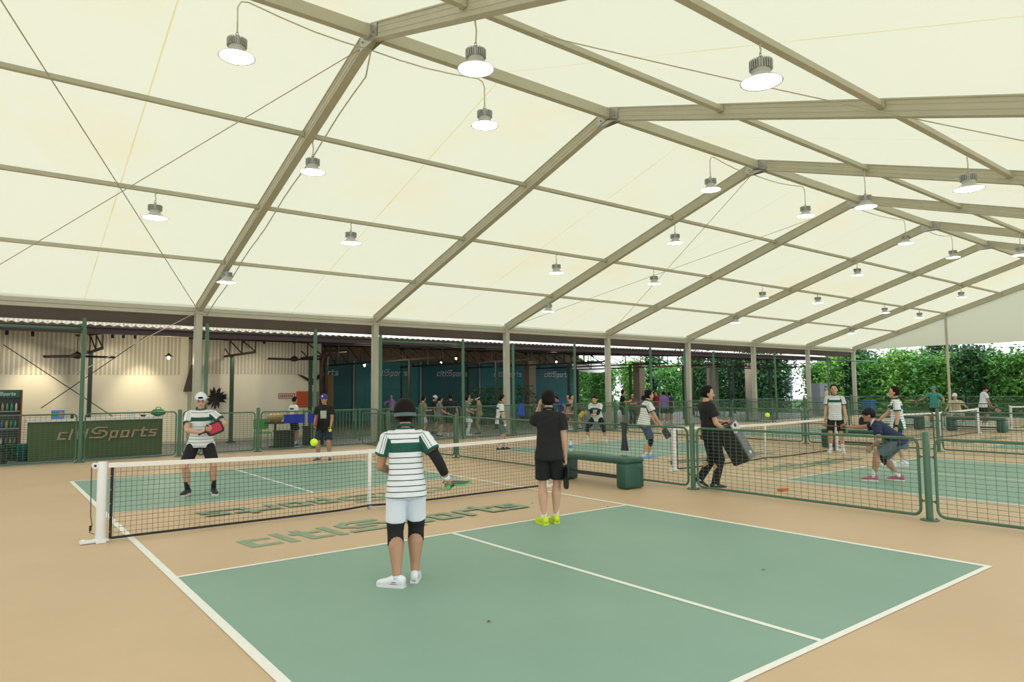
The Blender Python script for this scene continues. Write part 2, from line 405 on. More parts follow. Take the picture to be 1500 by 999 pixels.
# ================================================================== HIGH-BAY LAMPS
M_lampE = emit('led_diffuser', (.97, .98, 1.0), 6.0)
M_lampM = mat('lamp_aluminium', (.52, .53, .52), .35, .5)
M_refl = mat('lamp_reflector', (.72, .73, .72), .3, .3)
def make_lamp(label):
    t = empty('high_bay_lamp', (0, 0, 0), label, 'lamp', 'high-bay lamps')
    b = MB(); b.lathe([(.10, .02), (.105, .03), (.105, .06), (.09, .07)], 28)
    for k in range(28):
        a = 2*math.pi*k/28; b.box((math.cos(a)*.112, math.sin(a)*.112, .115), (.022, .004, .055), 0, rot=a)
    b.lathe([(.098, .06), (.098, .165), (.09, .172)], 28); b.build('heat_sink', M_lampM, t)
    b = MB(); b.lathe([(.088, .03), (.10, .02), (.13, -.015), (.19, -.055), (.235, -.08), (.242, -.088), (.236, -.092), (.228, -.085), (.18, -.06), (.12, -.022), (.085, 0)], 32)
    b.build('reflector', M_refl, t, smooth=True)
    b = MB(); b.lathe([(.228, -.083), (.20, -.088), (.12, -.092), (.02, -.094)], 32); b.build('diffuser', M_lampE, t, smooth=True)
    b = MB(); b.lathe([(.012, .17), (.012, .21), (.03, .215), (.03, .225), (.01, .23)], 10)
    b.tube([(0.02*math.cos(a), 0, .25+.022*math.sin(a)) for a in np.linspace(-.5, 2*math.pi-.6, 10)], .005, 5); b.build('hook', M_steel, t)
    return t
rowY = {'A': 7.0, 'B': 10.03, 'C': 12.68, 'D': 15.32, 'R': 4.5, 'S': 1.8}
rowN = {'A': 'hung just behind the ridge beam', 'B': 'hung from the upper back-slope purlin', 'C': 'hung from the middle back-slope purlin', 'D': 'hung from the lowest back-slope purlin', 'R': 'hung from the inner front-slope purlin', 'S': 'hung from the outer front-slope purlin'}
rows = dict(A=[(347, 75), (710, 177), (1041, 273), (1180, 312), (1327, 353), (1396, 374)], B=[(458, 246), (989, 352), (1256, 400), (1408, 433)],
            C=[(227, 313), (514, 351), (815, 396), (958, 412), (1117, 434), (1198, 441), (1296, 456), (1347, 463)], D=[(332, 409), (803, 453), (1078, 470), (1248, 486)],
            R=[(697, 92), (1268, 298), (1495, 370)], S=[(1115, 110), (1419, 270)])
lampP = None
for r_, lst in rows.items():
    for i, (px, py) in enumerate(lst):
        p = onY(px, py, rowY[r_]); n = len(lst)
        p[0] = min(p[0], XB-.6)
        wh = 'nearest' if i == 0 else ('farthest' if i == n-1 else ORD[i]+' nearest')
        lab = 'white round lamp %s, %s of its row' % (rowN[r_], wh)
        if lampP is None: t = lampP = make_lamp(lab); t.location = tuple(p)
        else:
            t = dup(lampP, p, None, lab)
            for ch in list(t.children):
                if ch.name.startswith('supply_cable'): bpy.data.objects.remove(ch)
        top = zr(p[1])-.02 - p[2]; c = MB()
        if r_ == 'A':
            xf_ = X0+BAY*round((p[0]-X0)/BAY); ex = xf_-p[0]; sg = 1 if ex > 0 else -1; ey = YR+.05-p[1]; ez_ = HR-.27-p[2]; zt = top-.22
            P = [(0, 0, .26), (0, 0, zt*.6), (.0, .0, zt-.12), (sg*.05, 0, zt-.03), (sg*.14, .01, zt)]+[(sg*.14+(ex-sg*.14)*v, ey*v, zt+(ez_-zt)*v-.06*math.sin(math.pi*v)) for v in (.25, .5, .75, 1)]
        else: P = [(0, 0, .26), (.012, 0, .26+(top-.26)*.4), (-.008, 0, .26+(top-.26)*.75), (.03, .0, top+.04)]
        c.tube(P, .011, 6); c.build('supply_cable', M_cond, t, smooth=True)
# ================================================================== COURT NETS
def make_net(label):
    t = empty('court_net', (0, YN, 0), label, 'net', 'court nets')
    xa, xb = -.32, 6.42; hs = .90; hm = .855; xm = 3.05
    def top(x): return hm + (hs-hm)*((x-xm)/(xb-xm))**2
    def bot(x): return .035 + .02*math.exp(-((x-xm)/.25)**2)
    def bow(x, z): return -.05*math.sin(math.pi*(x-xa)/(xb-xa))*math.exp(-((z-.15)/.3)**2)*(.4+.6*abs(math.sin(x*1.1)))
    n = 112; m = 14; c = MB(); r = .0021
    xs = np.linspace(xa+.13, xb-.13, n); 
    for x in xs:
        P = [(x+.004*math.sin(q*1.7+x*9)*1, bow(x, z), z) for q, z in enumerate(np.linspace(bot(x), top(x)-.05, 5))]
        c.tube(P, r, 3, cap=False)
    for j in range(1, m):
        P = [(x, bow(x, bot(x)+(top(x)-.05-bot(x))*j/m), bot(x)+(top(x)-.05-bot(x))*j/m) for x in xs[::4].tolist()+[xs[-1]]]
        c.tube(P, r, 3, cap=False)
    c.build('netting', M_net, t)
    c = MB(); k = 40
    for i in range(k):
        x1 = xa+.06+(xb-xa-.12)*i/k; x2 = xa+.06+(xb-xa-.12)*(i+1)/k
        c.bar((x1, 0, top(x1)-.027), (x2, 0, top(x2)-.027), .012, .054)
    c.build('headband', M_tape, t)
    c = MB()
    for i in range(k):
        x1 = xa+.10+(xb-xa-.2)*i/k; x2 = xa+.10+(xb-xa-.2)*(i+1)/k
        c.bar((x1, bow(x1, bot(x1)), bot(x1)), (x2, bow(x2, bot(x2)), bot(x2)), .008, .028)
    c.build('bottom_tape', M_black, t)
    c = MB(); c.bb(xm-.026, xm+.026, -.012, .012, .05, hm+.004); c.bb(xm-.02, xm+.02, -.03, .03, .004, .05, 1); c.build('centre_strap', [M_tape, M_steel], t)
    for sx, xx in ((-1, xa), (1, xb)):
        c = MB(); c.lathe([(.048, 0.006), (.05, .01), (.05, .905), (.045, .915), (.0, .918)], 24, (xx, 0, 0))
        p = c.build('net_post', M_white, t, smooth=True, auto=40)
        c = MB(); c.box((xx+sx*.06, 0, .022), (.14, .045, .014)); c.box((xx, 0, .016), (.05, .10, .012)); c.lathe([(.02, 0), (.022, .03)], 10, (xx+sx*.17, 0, .02)); c.build('foot_plate', M_white, p)
        c = MB(); c.lathe([(.035, -.02), (.035, .02)], 16, (xx+sx*.075, 0, .875), 0, ((1, 0, 0), (0, 0, 1), (0, 1, 0))); c.lathe([(.014, -.025), (.014, .025)], 10, (xx+sx*.075, 0, .875), 1, ((1, 0, 0), (0, 0, 1), (0, 1, 0))); c.build('pulley', [M_white, M_black], p)
        c = MB(); c.tube([(xx+sx*.108, 0, .875), (xx+sx*.105, 0, .5), (xx+sx*.10, 0.0, .30), (xx+sx*.085, 0, .2), (xx+sx*.105, .01, .12), (xx+sx*.06, 0, .1)], .005, 5); c.box((xx+sx*.1, 0, .17), (.012, .01, .03)); c.build('tension_cord', M_black, p)
        c = MB(); x2 = xx-sx*.10; c.bb(x2-.016, x2+.016, -.004, .004, .03, .86); c.build('side_tape', M_black, t)
        c = MB(); x2 = xx-sx*.068; c.tube([(x2, 0, .03), (x2, 0, .87)], .006, 6)
        for z in (.1, .26, .42, .58, .74): c.tube([(x2, -.01, z), (xx-sx*.10, 0, z+.01)], .004, 5)
        c.build('lacing_rod', M_steel, t)
    return t
netP = make_net('pickleball net on the nearest court, stretched behind the man in the striped shirt')
dup(netP, (PITCH_X, YN, 0), None, 'pickleball net on the second court, behind the man carrying a loudspeaker')
dup(netP, (2*PITCH_X, YN, 0), None, 'pickleball net on the third court, ending before the crouching player in beige')
dup(netP, (3*PITCH_X, YN, 0), None, 'pickleball net on the farthest court at the right edge')
# ================================================================== FENCES
FH = 1.03
def rr_path(x0, x1, z0, z1, r, seg=4):
    P = []
    for q, (cx, cz) in enumerate(((x1-r, z1-r), (x0+r, z1-r), (x0+r, z0+r), (x1-r, z0+r))):
        for k in range(seg+1):
            a = math.pi/2*(q+k/seg); P.append((cx+r*math.cos(a), 0, cz+r*math.sin(a)))
    return P+[P[0]]
panel_cache = {}
def fence_panel(L, loc, rz, label, group, h=FH, near=True):
    key = (round(L, 2), round(h, 2), near)
    if key in panel_cache: return dup(panel_cache[key], loc, rz, label, group)
    t = empty('wire_fence', loc, label, 'fence panel', group, rz)
    c = MB(); c.tube(rr_path(0, L, .055, h, .09), .019, 8, cap=False); c.build('frame', M_green, t, smooth=True)
    c = MB(); n = int(L/.105); m = int((h-.06)/(.056)); wr = .0022 if near else .003
    for i in range(1, n): c.box((L*i/n, .003, (h+.055)/2), (wr, wr, (h-.055)/2))
    for j in range(1, m): c.box((L/2, -.003, .055+(h-.055)*j/m), (L/2, wr, wr))
    c.build('wire_mesh', M_wire, t)
    panel_cache[key] = t; return t
post_cache = {}
def fence_post(h, rad, loc, label, group, name='fence_post'):
    key = (h, rad)
    if key in post_cache: return dup(post_cache[key], loc, None, label, group)
    t = empty(name, loc, label, 'post', group)
    c = MB(); c.lathe([(rad, 0.01), (rad, h-.02), (rad*.8, h-.004), (0.001, h)], 16); c.build('shaft', M_green, t, smooth=True, auto=40)
    c = MB(); c.lathe([(rad*2.6, .001), (rad*2.6, .014)], 16)
    for k in range(4): c.lathe([(.009, .014), (.009, .03)], 6, (rad*1.9*math.cos(k*math.pi/2+.8), rad*1.9*math.sin(k*math.pi/2+.8), 0))
    c.build('base_plate', M_green, t)
    post_cache[key] = t; return t
M_brk = mat('bracket_steel', (.07, .15, .10), .45, .2)
def brackets(t, dirs):
    c = MB()
    for z in (.24, .80):
        for d in dirs: c.box((d[0]*.075, d[1]*.075, z), (.03 if d[0] else .014, .03 if d[1] else .014, .009)); c.lathe([(.012, -.02), (.012, .02)], 8, (d[0]*.08, d[1]*.08, z))
    c.build('panel_bracket', M_brk, t)
ys = [1.2+3.655*k for k in range(-1, 5)]
cname = {0: 'between the nearest and second courts', 1: 'between the second and third courts', 2: 'between the third and fourth courts'}
pname = ['behind the camera side', 'nearest the camera in view', 'beside the man carrying a loudspeaker', 'next beyond the green bench', 'next to last before the back fence', 'last before the back fence']
for k in range(3):
    xf = 8.13+PITCH_X*k
    for i, y in enumerate(ys):
        p = ['out of view', 'first in view', 'second from the camera end', 'third from the camera end', 'fourth from the camera end', 'fifth from the camera end'][i]
        if k == 0: p = ['at the camera end', 'large at right', 'left of the loudspeaker carrier', 'behind the bench', 'right of the striped man', 'farthest one'][i]
        fence_post(1.12, .042, (xf, y, 0), 'short green post %s, %s' % (cname[k], p), 'short posts of the fences between courts')
    for i, y in enumerate(ys):
        y2 = ys[i+1]-.1 if i+1 < len(ys) else 17.55
        if y2-y < .3: continue
        pos = ['at the camera end', 'second along', 'third along', 'fourth along', 'fifth along', 'sixth, reaching the back fence'][i]
        if k == 0: pos = ['cut by the right edge', 'in front of the crouching player', 'behind the green bench', 'seen beyond the black-shirted man', 'seen above the near net', 'joining the back fence'][i]
        fence_panel(y2-y-.1, (xf, y+.1, 0), math.pi/2, 'green wire fence %s, %s' % (cname[k], pos), 'wire mesh panels between courts', FH, k == 0)
# brackets of the near posts
for o in [q for q in C.objects if q.name.startswith('fence_post')]:
    brackets(o, ((0, 1), (0, -1)))
# back fence along the eave, tall posts and panels
YF = 17.62
tall = [(.55, 3.62), (3.46, 3.62), (6.58, 3.62), (8.78, 3.55), (12.0, 3.52), (14.25, 3.45), (17.4, 3.6), (22.0, 3.6), (24.4, 3.6), (26.6, 3.5), (32.0, 3.62), (37.6, 3.6)]
short = [2.82, 4.9, 10.3, 19.7, 29.3, 34.8, 40.2]
tl = ['between the two lettered counter panels', 'beside the nearest white tent post', 'behind the man in a blue cap', 'right of the second tent post', 'right of the striped man', 'right of the third tent post', 'left of the yellow-headband player', 'left of the fifth tent post', 'behind the man carrying a loudspeaker', 'right of the fifth tent post', 'between the sixth and seventh tent posts', 'next to the farthest tent posts']
for i, (x, h) in enumerate(tall): fence_post(h, .05, (x, YF, 0), 'tall green pipe post in the back fence, %s' % tl[i], 'tall posts of the back fence', 'tall_post')
sl = ['beside the lettered counter', 'left of the green chair', 'behind the striped man\'s head', 'between fourth and fifth tent posts', 'beyond the fifth tent post', 'near the seventh tent post', 'at the far gable end']
for i, x in enumerate(short): fence_post(1.26, .05, (x, YF, 0), 'short green post in the back fence, %s' % sl[i], 'short posts of the back fence')
allx = sorted([-6.5, -4.3, -1.75]+[x for x, h in tall]+short+[41.4])
pn = 0
seg = []
for a, b in zip(allx[:-1], allx[1:]):
    L = b-a; n = max(1, round(L/1.75)); 
    if b <= 3: n = 1
    for j in range(n): seg.append((a+L*j/n+.09, L/n-.18))
for i, (x, L) in enumerate(seg):
    if L < .2: continue
    fence_panel(round(L, 2), (x, YF, 0), 0, 'green wire mesh bay of the back fence, %s from the left end' % ORD[min(i, 21)] if i < 22 else 'green wire mesh bay of the back fence, %s from the far gable' % ORD[len(seg)-1-i], 'wire mesh panels of the back fence', 1.13 if x > 3 else 1.20, False)
# horizontal pipes between tall posts
for (a, b, z, lb) in ((-3.5, .55, 3.33, 'green horizontal pipe at upper left above the counter'), (8.78, 12.0, 3.33, 'green horizontal pipe above the people behind the back fence'), (37.6, 44, 3.3, 'pale horizontal pipe at the far end beside the trees')):
    c = MB(); c.tube([(a, YF, z), (b, YF, z)], .04, 10); tag(c.build('cross_pipe', M_green, smooth=True), lb, 'pipe')
# inner railing of the cafe, behind the back fence
M_rail = mat('green_rail', (.075, .17, .11), .45)
for i, (x, y, L, rz) in enumerate(((7.0, 19.6, 2.0, 0), (9.2, 20.4, 2.0, 0), (11.4, 20.4, 2.0, 0), (16.2, 20.4, 2.0, 0), (20.5, 21, 2.2, 0), (25.2, 21, 2.2, 0), (30, 21, 2.2, 0), (34.5, 21, 2.2, 0))):
    t = empty('railing', (x, y, 0), 'green vertical-bar railing behind the back fence, %s from the left' % ORD[i], 'railing', 'inner railings'); t.rotation_euler = (0, 0, rz)
    c = MB()
    for z in (.12, 1.05): c.tube([(0, 0, z), (L, 0, z)], .02, 6)
    for k in range(int(L/.12)): c.tube([(.06+k*.12, 0, .12), (.06+k*.12, 0, 1.05)], .009, 5)
    c.build('bars', M_rail, t)
    for xx in (0, L):
        c = MB(); c.tube([(xx, 0, 0), (xx, 0, 1.12)], .028, 8); c.build('upright', M_rail, t)
# ================================================================== BENCHES
M_pad = mat('green_vinyl', (.026, .095, .07), .38, 0, .12, 5, .05)
M_bar = mat('dark_rubber_slab', (.05, .05, .048), .7)
def make_bench(label):
    t = empty('court_bench', (0, 0, 0), label, 'bench', 'court benches')
    # long axis along local Y
    L = .95; ax = ((0, 1, 0), (-1, 0, 0), (0, 0, 1))
    c = MB(); c.cbox((0, 0, .475), (L, .235, .05), .048, 0, ax, 5); c.build('padded_seat', M_pad, t, smooth=True, auto=50)
    for s in (-1, 1):
        c = MB(); c.cbox((0, s*(L-.125), .225), (.125, .225, .215), .045, 0, ax, 5)
        lg = c.build('leg_block', M_pad, t, smooth=True, auto=50)
        c = MB(); r = .004
        P = [(x*.15, s*(L+.002), .23+z*.14) for x, z in ((-1, -1), (1, -1), (1, 1), (-1, 1), (-1, -1))]
        c.tube(P, r, 4); c.build('seam', M_brk, lg)
    c = MB(); c.bb(-.09, .09, -(L-.25), L-.25, .15, .19); c.build('lower_bar', M_bar, t)
    return t
bp_ = make_bench('dark green padded bench by the fence right of the black-shirted man'); bp_.location = (7.42, 6.46, 0)
dup(bp_, (PITCH_X+7.45, 6.6, 0), None, 'dark green padded bench behind the crouching player')
dup(bp_, (28.0, 9.9, 0), None, 'dark green padded bench in front of the player in a teal shirt')
dup(bp_, (28.0, 7.1, 0), None, 'dark green padded bench in front of the player in white shirt at right')
# bottle on the bench
M_bot = mat('clear_bottle', (.55, .68, .75), .15); M_cap = mat('blue_label', (.08, .25, .6), .4)
p = onX(852, 662, 7.45)
t = empty('water_bottle', (7.40, 7.1, .526), 'clear plastic water bottle with blue cap standing on the near bench', 'bottle')
c = MB(); c.lathe([(.028, 0), (.033, .01), (.033, .14), (.028, .17), (.013, .20), (.013, .215)], 16); c.build('body', M_bot, t, smooth=True)
c = MB(); c.lathe([(.016, .213), (.016, .235), (.012, .238)], 12); c.build('cap', M_cap, t); c = MB(); c.lathe([(.0345, .07), (.0345, .125)], 16); c.build('label_band', M_cap, t)
# ================================================================== BALLS AND LITTER
M_ball = mat('yellow_ball', (.70, .95, .03), .45)
def ball(p, label):
    t = empty('pickleball', p, label, 'ball', 'balls in the air'); b = MB(); r = .037
    b.ell((0, 0, 0), (r, r, r), 0, None, 28, 18); b.build('shell', M_ball, t, smooth=True)
    b = MB(); gA = math.pi*(3-math.sqrt(5))
    for k in range(40):
        z = 1-2*(k+.5)/40; q = math.sqrt(1-z*z); n = np.array((q*math.cos(k*gA), q*math.sin(k*gA), z)); u = np.cross(n, (0.3, .2, 1)); u /= np.linalg.norm(u); v = np.cross(n, u)
        b.prism([(math.cos(a)*.0035, math.sin(a)*.0035) for a in np.linspace(0, 2*math.pi, 8)[:-1]], n*r*.985, (u, v, n), .0012)
    b.build('holes', mat('ball_hole', (.25, .38, .02), .6), t)
ball(at(460, 648, 6.8), 'yellow pickleball in the air left of the striped man')
ball(at(1124, 608, 11.0), 'yellow pickleball in the air right of the loudspeaker carrier')
M_oc = mat('orange_brick', (.55, .13, .03), .6)
p = G(1147, 719); c = MB(); c.box((0, 0, .018), (.10, .045, .016)); o = c.build('orange_marker', M_oc, None, loc=(p[0], p[1], .004)); tag(o, 'flat orange marker block lying on the floor beyond the near fence', 'marker')
M_leaf = mat('dry_leaf', (.12, .06, .03), .8)
for i, (px, py) in enumerate(((716, 912), (890, 743), (170, 765), (780, 738), (1118, 836))):
    p = G(px, py); c = MB(); c.add([(-.02, 0, .001), (0, -.011, .006), (.022, .002, .001), (0, .012, .007), (0, 0, .012)], [(0, 1, 4), (1, 2, 4), (2, 3, 4), (3, 0, 4)])
    o = c.build('dry_leaf', M_leaf, None, loc=(p[0], p[1], .006)); o.rotation_euler = (0, 0, i*1.3)
    tag(o, ['tiny dry leaf on the green court near the bottom', 'tiny dry leaf on the orange floor by the near kitchen corner', 'tiny dry leaf on orange floor left of the near net post', 'tiny dry leaf left of the bench on the orange floor', 'tiny dry leaf on the right half of the green court'][i], 'leaf')
# ================================================================== CAFE BEHIND THE BACK FENCE
ZF = 3.68
# brown gutter fascia under the eave
c = MB(); c.bb(-14, XB, 18.32, 18.42, 3.62, HE-.12); c.bb(-14, XB, 18.28, 18.46, 3.60, 3.63)
struct(c.build('trim_1', M_brown))
# low corrugated roof
M_rs = mat('corrugated_roof', (.30, .27, .22), .6, .1, .15, 1)
def low_roof(x0, x1, y0, y1, z0, z1, nm):
    c = MB(); n = int((x1-x0)/.11); vs = []; fs = []
    for i in range(n+1):
        x = x0+(x1-x0)*i/n; dz = .022*(1 if i % 2 else -1)
        vs += [(x, y0, z0+dz), (x, y1, z1+dz), (x, y0, z0+dz+.012), (x, y1, z1+dz+.012)]
    for i in range(n):
        a, b = 4*i, 4*i+4
        fs += [(a, a+1, b+1, b), (a+2, b+2, b+3, a+3), (a, b, b+2, a+2), (a+1, a+3, b+3, b+1)]
    c.add(vs, fs); return struct(c.build(nm, M_rs))
low_roof(-14, 33.5, 19.45, 35, 3.60, 4.5, 'ceiling_cafe'); low_roof(33.5, 41.5, 19.45, 25.5, 3.60, 3.95, 'ceiling_terrace')
def rz_(y): return 3.60+(y-19.45)*.058
for i, y in enumerate((19.5, 23.0, 27.0, 31.0)):
    c = MB(); x1 = 41.5 if y < 25 else 33.5; c.bb(-14, x1, y-.05, y+.05, rz_(y)-.22, rz_(y)-.05); c.bb(-14, x1, y-.09, y+.09, rz_(y)-.07, rz_(y)-.045); c.bb(-14, x1, y-.09, y+.09, rz_(y)-.235, rz_(y)-.21)
    tag(c.build('roof_beam', M_dark), 'dark steel beam under the low cafe roof, %s from its front edge' % ORD[i], 'roof beam', 'beams of the cafe roof')
trx = [-3, 1.2, 5.4, 8.2, 12.4, 16.8, 21.2, 25.6, 30, 34.4, 38.8]
tt0 = None
for i, x in enumerate(trx):
    y1 = 31.0 if x < 33 else 25
    lab = 'dark steel roof truss with its posts over the cafe, %s from the left' % ORD[i]
    key = 'a' if x < 33 else 'b'
    if key == 'a' and i: dup(tt0, (x, 19.5, 0), None, lab); continue
    if x > 38: dup(tt1, (x, 19.5, 0), None, lab); continue
    t = empty('roof_truss', (x, 19.5, 0), lab, 'truss', 'trusses of the cafe roof')
    if key == 'a': tt0 = t
    else: tt1 = t
    c = MB(); c.bar((0, 0, 3.40), (0, y1-19.5, rz_(y1)-.25), .06, .07); c.build('top_chord', M_dark, t)
    c = MB(); c.bar((0, .1, 2.98), (0, y1-19.5, 3.02), .06, .07); c.build('bottom_chord', M_dark, t)
    c = MB(); n = 8
    for k in range(n+1):
        y = .1+(y1-19.7)*k/n; c.bar((0, y, 3.0), (0, y, rz_(y+19.5)-.25), .035, .035, up=(0, 1, 0))
        if k < n: y2 = .1+(y1-19.7)*(k+1)/n; c.bar((0, y, 3.0), (0, y2, rz_(y2+19.5)-.25), .03, .03)
    c.build('web_bars', M_dark, t)
    for yy in (2.6, y1-19.5-.2):
        c = MB(); c.bb(-.055, .055, yy-.055, yy+.055, 0.0, 3.0); c.bb(-.14, .14, yy-.14, yy+.14, 0.002, .02); c.build('column', M_dgreen, t)
# white wall at the left with corrugated upper part
def corr(c, x0, x1, y, z0, z1, mi, step=.12, d=.012):
    n = int((x1-x0)/step)
    for i in range(n):
        a = x0+(x1-x0)*i/n; b = x0+(x1-x0)*(i+1)/n
        c.bb(a, a+(b-a)*.55, y-d, y, z0, z1, mi)
M_cor = mat('corrugated_cladding', (.50, .46, .37), .6, 0, .06, 2)
YW = 22.6
w1 = MB(); w1.bb(-14, 3.95, YW, YW+.15, -.01, 4.2, 0); w1.bb(3.95, 4.1, YW, YW+.6, -.01, 4.2, 0); w1.bb(4.1, 9.0, YW+.45, YW+.6, -.01, 4.2, 0); w1.bb(8.85, 9.0, YW+.6, 34, -.01, 4.3, 0)
corr(w1, -14, 3.9, YW, 2.30, 4.2, 1); corr(w1, 4.6, 8.9, YW+.45, 2.36, 4.2, 1)
struct(w1.build('wall_back', [M_wall, M_cor]))
w1 = MB(); w1.bb(-14.2, -14, -9, 36, 0, 5, 0); struct(w1.build('wall_west_unseen', M_cor))  # unseen wall, added to keep side daylight off the left floor
# teal panelled wall far behind with the club wordmark
M_teal = mat('teal_panel', (.015, .20, .23), .45, 0, .2, .6); M_teal2 = mat('teal_panel_dark', (.012, .12, .14), .5, 0, .2, .6)
M_mark = mat('silver_lettering', (.55, .62, .66), .5); M_jamb = mat('pale_jamb', (.42, .46, .50), .5)
w1 = MB(); w1.bb(9.0, 33.2, 34, 34.15, -.01, 3.5, 0); w1.bb(9.0, 33.2, 34, 34.15, 3.5, 4.6, 1); struct(w1.build('wall_north', [M_teal2, mat('beige_soffit_wall', (.20, .165, .12), .8)]))
for i in range(5):
    x = 11.0+4.4*i
    t = empty('sports_banner', (x, 33.95, 0), 'teal wall panel with pale club wordmark, %s from the left' % ORD[i], 'wall panel', 'lettered teal panels on the far wall')
    c = MB(); c.bb(.1, 4.25, -.03, .03, .02, 3.42, 0 if i % 2 else 1); c.build('panel', [M_teal, M_teal2], t)
    c = MB(); lettering(c, 'citiSports', (1.15, -.03, 2.62), ((1, 0, 0), (0, 0, 1), (0, -1, 0)), 2.3, .30, .012, 0, .17, .2); c.build('lettering', M_mark, t)
    c = MB()
    P = [(.7, -.04, .3), (.7, -.04, 1.9), (3.6, -.04, 1.9), (3.6, -.04, .3)] if i % 2 else [(.5, -.04, .3), (.5, -.04, 1.2), (1.2, -.04, 1.35), (2.6, -.04, 1.5), (3.2, -.04, 2.0), (4.1, -.04, 2.1)]
    c.tube(P, .015, 5); c.build('outline', mat('outline_teal', (.05, .25, .25), .5), t)
    c = MB(); c.bb(-.04, .04, -.06, .06, .0, 3.45); c.build('jamb', M_jamb, t)
# grey square pillars
M_pil = mat('grey_brown_pillar', (.28, .25, .22), .75, 0, .1, 1)
for i, (x, y) in enumerate(((24.4, 29.0), (31.8, 27.0), (36.2, 24.6), (40.5, 24.6))):
    c = MB(); c.bb(-.26, .26, -.26, .26, 0, 3.4); c.bb(-.30, .30, -.30, .30, 0, .1); c.bb(-.29, .29, -.29, .29, 3.25, 3.42)
    tag(c.build('square_pillar', M_pil, None, loc=(x, y, 0)), 'grey-brown square pillar in the cafe, %s from the left' % ORD[i], 'pillar', 'square pillars of the cafe')
# ---- counter with wordmark
M_cnt = mat('olive_green_counter', (.065, .105, .035), .6, 0, .12, 3); M_top = mat('white_counter_top', (.70, .69, .64), .4); M_cl = mat('bronze_letters', (.42, .30, .20), .5)
t = empty('bar_counter', (-.45, 18.9, 0), 'olive green bar counter with bronze club wordmark behind the left fence', 'counter')
c = MB(); c.bb(0, 3.1, 0, .6, 0, .98); c.build('body', M_cnt, t)
c = MB(); c.bb(-.05, 3.15, -.06, .66, .98, 1.05); c.build('worktop', M_top, t)
c = MB(); lettering(c, 'citiSports', (.60, 0, .52), ((1, 0, 0), (0, 0, 1), (0, -1, 0)), 2.35, .24, .03, 0, .15, .2); c.build('lettering', M_cl, t)
def onC(px, dy=.3):
    p = onY(px, 600, 18.9+dy); return (p[0], 18.9+dy, 1.052)
p = onC(85); t = empty('carton', p, 'blue carton with a pink patch on the bar counter', 'box')
c = MB(); c.bb(-.14, .14, -.1, .1, 0, .22); c.build('body', mat('carton_blue', (.05, .22, .45), .6), t); c = MB(); c.ell((.06, -.1, .12), (.06, .006, .07)); c.build('patch', mat('pink', (.6, .15, .25), .6), t)
p = onC(232); t = empty('tote_bag', p, 'crumpled green bag lying on the bar counter', 'bag')
M_bag = mat('green_bag', (.02, .20, .08), .5, 0, .3, 10)
c = MB(); c.ell((0, 0, .10), (.19, .13, .10), 0, None, 22, 14, lambda d: 1+.18*noise.noise(Vector(d*3))); c.build('body', M_bag, t, smooth=True)
c = MB(); c.tube([(-.08, 0, .17), (-.04, 0, .25), (.04, 0, .25), (.09, 0, .17)], .012, 6); c.build('handle', M_bag, t)
for i, px in enumerate((188, 194)):
    c = MB(); c.lathe([(.03, 0), (.03, .12), (.012, .17), (.012, .2)], 12); tag(c.build('glass_bottle', M_bot, None, True, loc=onC(px)), 'small clear bottle on the bar counter, %s one' % ('left', 'right')[i], 'bottle', 'bottles on the counter')
c = MB(); c.lathe([(.05, 0), (.09, .05), (.085, .05), (.045, .005)], 16); tag(c.build('bowl', M_dark, None, True, loc=onC(210)), 'dark bowl on the bar counter beside the green bag', 'bowl')
c = MB(); c.lathe([(.035, 0), (.04, .1), (.03, .1)], 14); tag(c.build('cup', M_black, None, True, loc=onC(106)), 'small black cup on the bar counter by the carton', 'cup')
# ---- display fridge at the left edge
p = onY(32, 600, 19.6); xr = p[0]
t = empty('display_fridge', (xr-1.1, 19.6, 0), 'dark glass-front drinks fridge at the left edge', 'fridge')
c = MB(); c.bb(0, 1.1, .0, .6, .02, 1.82); c.bb(.05, 1.05, -.12, .02, 1.66, 1.80); c.build('cabinet', mat('fridge_black', (.03, .035, .03), .4), t)
c = MB(); c.bb(1.06, 1.10, -.13, .0, .05, 1.82); c.build('red_edge', mat('red_brown', (.18, .04, .02), .5), t)
c = MB(); c.bb(.05, 1.05, -.13, -.12, 1.62, 1.80); c.build('header', mat('fridge_header', (.02, .09, .05), .5), t)
c = MB(); lettering(c, 'citiSports', (.45, -.132, 1.68), ((1, 0, 0), (0, 0, 1), (0, -1, 0)), .5, .07, .004, 0, .17, .2); c.build('lettering', M_mark, t)
c = MB()
for z in (.35, .8, 1.25): c.bb(.05, 1.05, -.12, 0.0, z, z+.03)
c.build('shelf_strip', M_grey, t)
cols = [(.05, .3, .12), (.5, .5, .45), (.08, .12, .35), (.35, .3, .1), (.1, .25, .2)]
for j, z in enumerate((.38, .83, 1.28)):
    for k in range(10):
        o = MB(); o.lathe([(.028, 0), (.028, .13), (.012, .18), (.012, .2)], 10)
        q = o.build('drink_bottle', mat('drink%d' % ((k+j) % 5), cols[(k+j) % 5], .3), None, True, loc=(xr-1.1+.12+k*.095, 19.53, z+.002)); tag(q, 'small %s bottle on the fridge\'s %s shelf, %s from its right end' % (['green', 'white', 'blue', 'amber', 'teal'][(k+j) % 5], ['bottom', 'middle', 'top'][j], ORD[9-k]), 'bottle', 'drink bottles on the %s fridge shelf' % ['bottom', 'middle', 'top'][j])
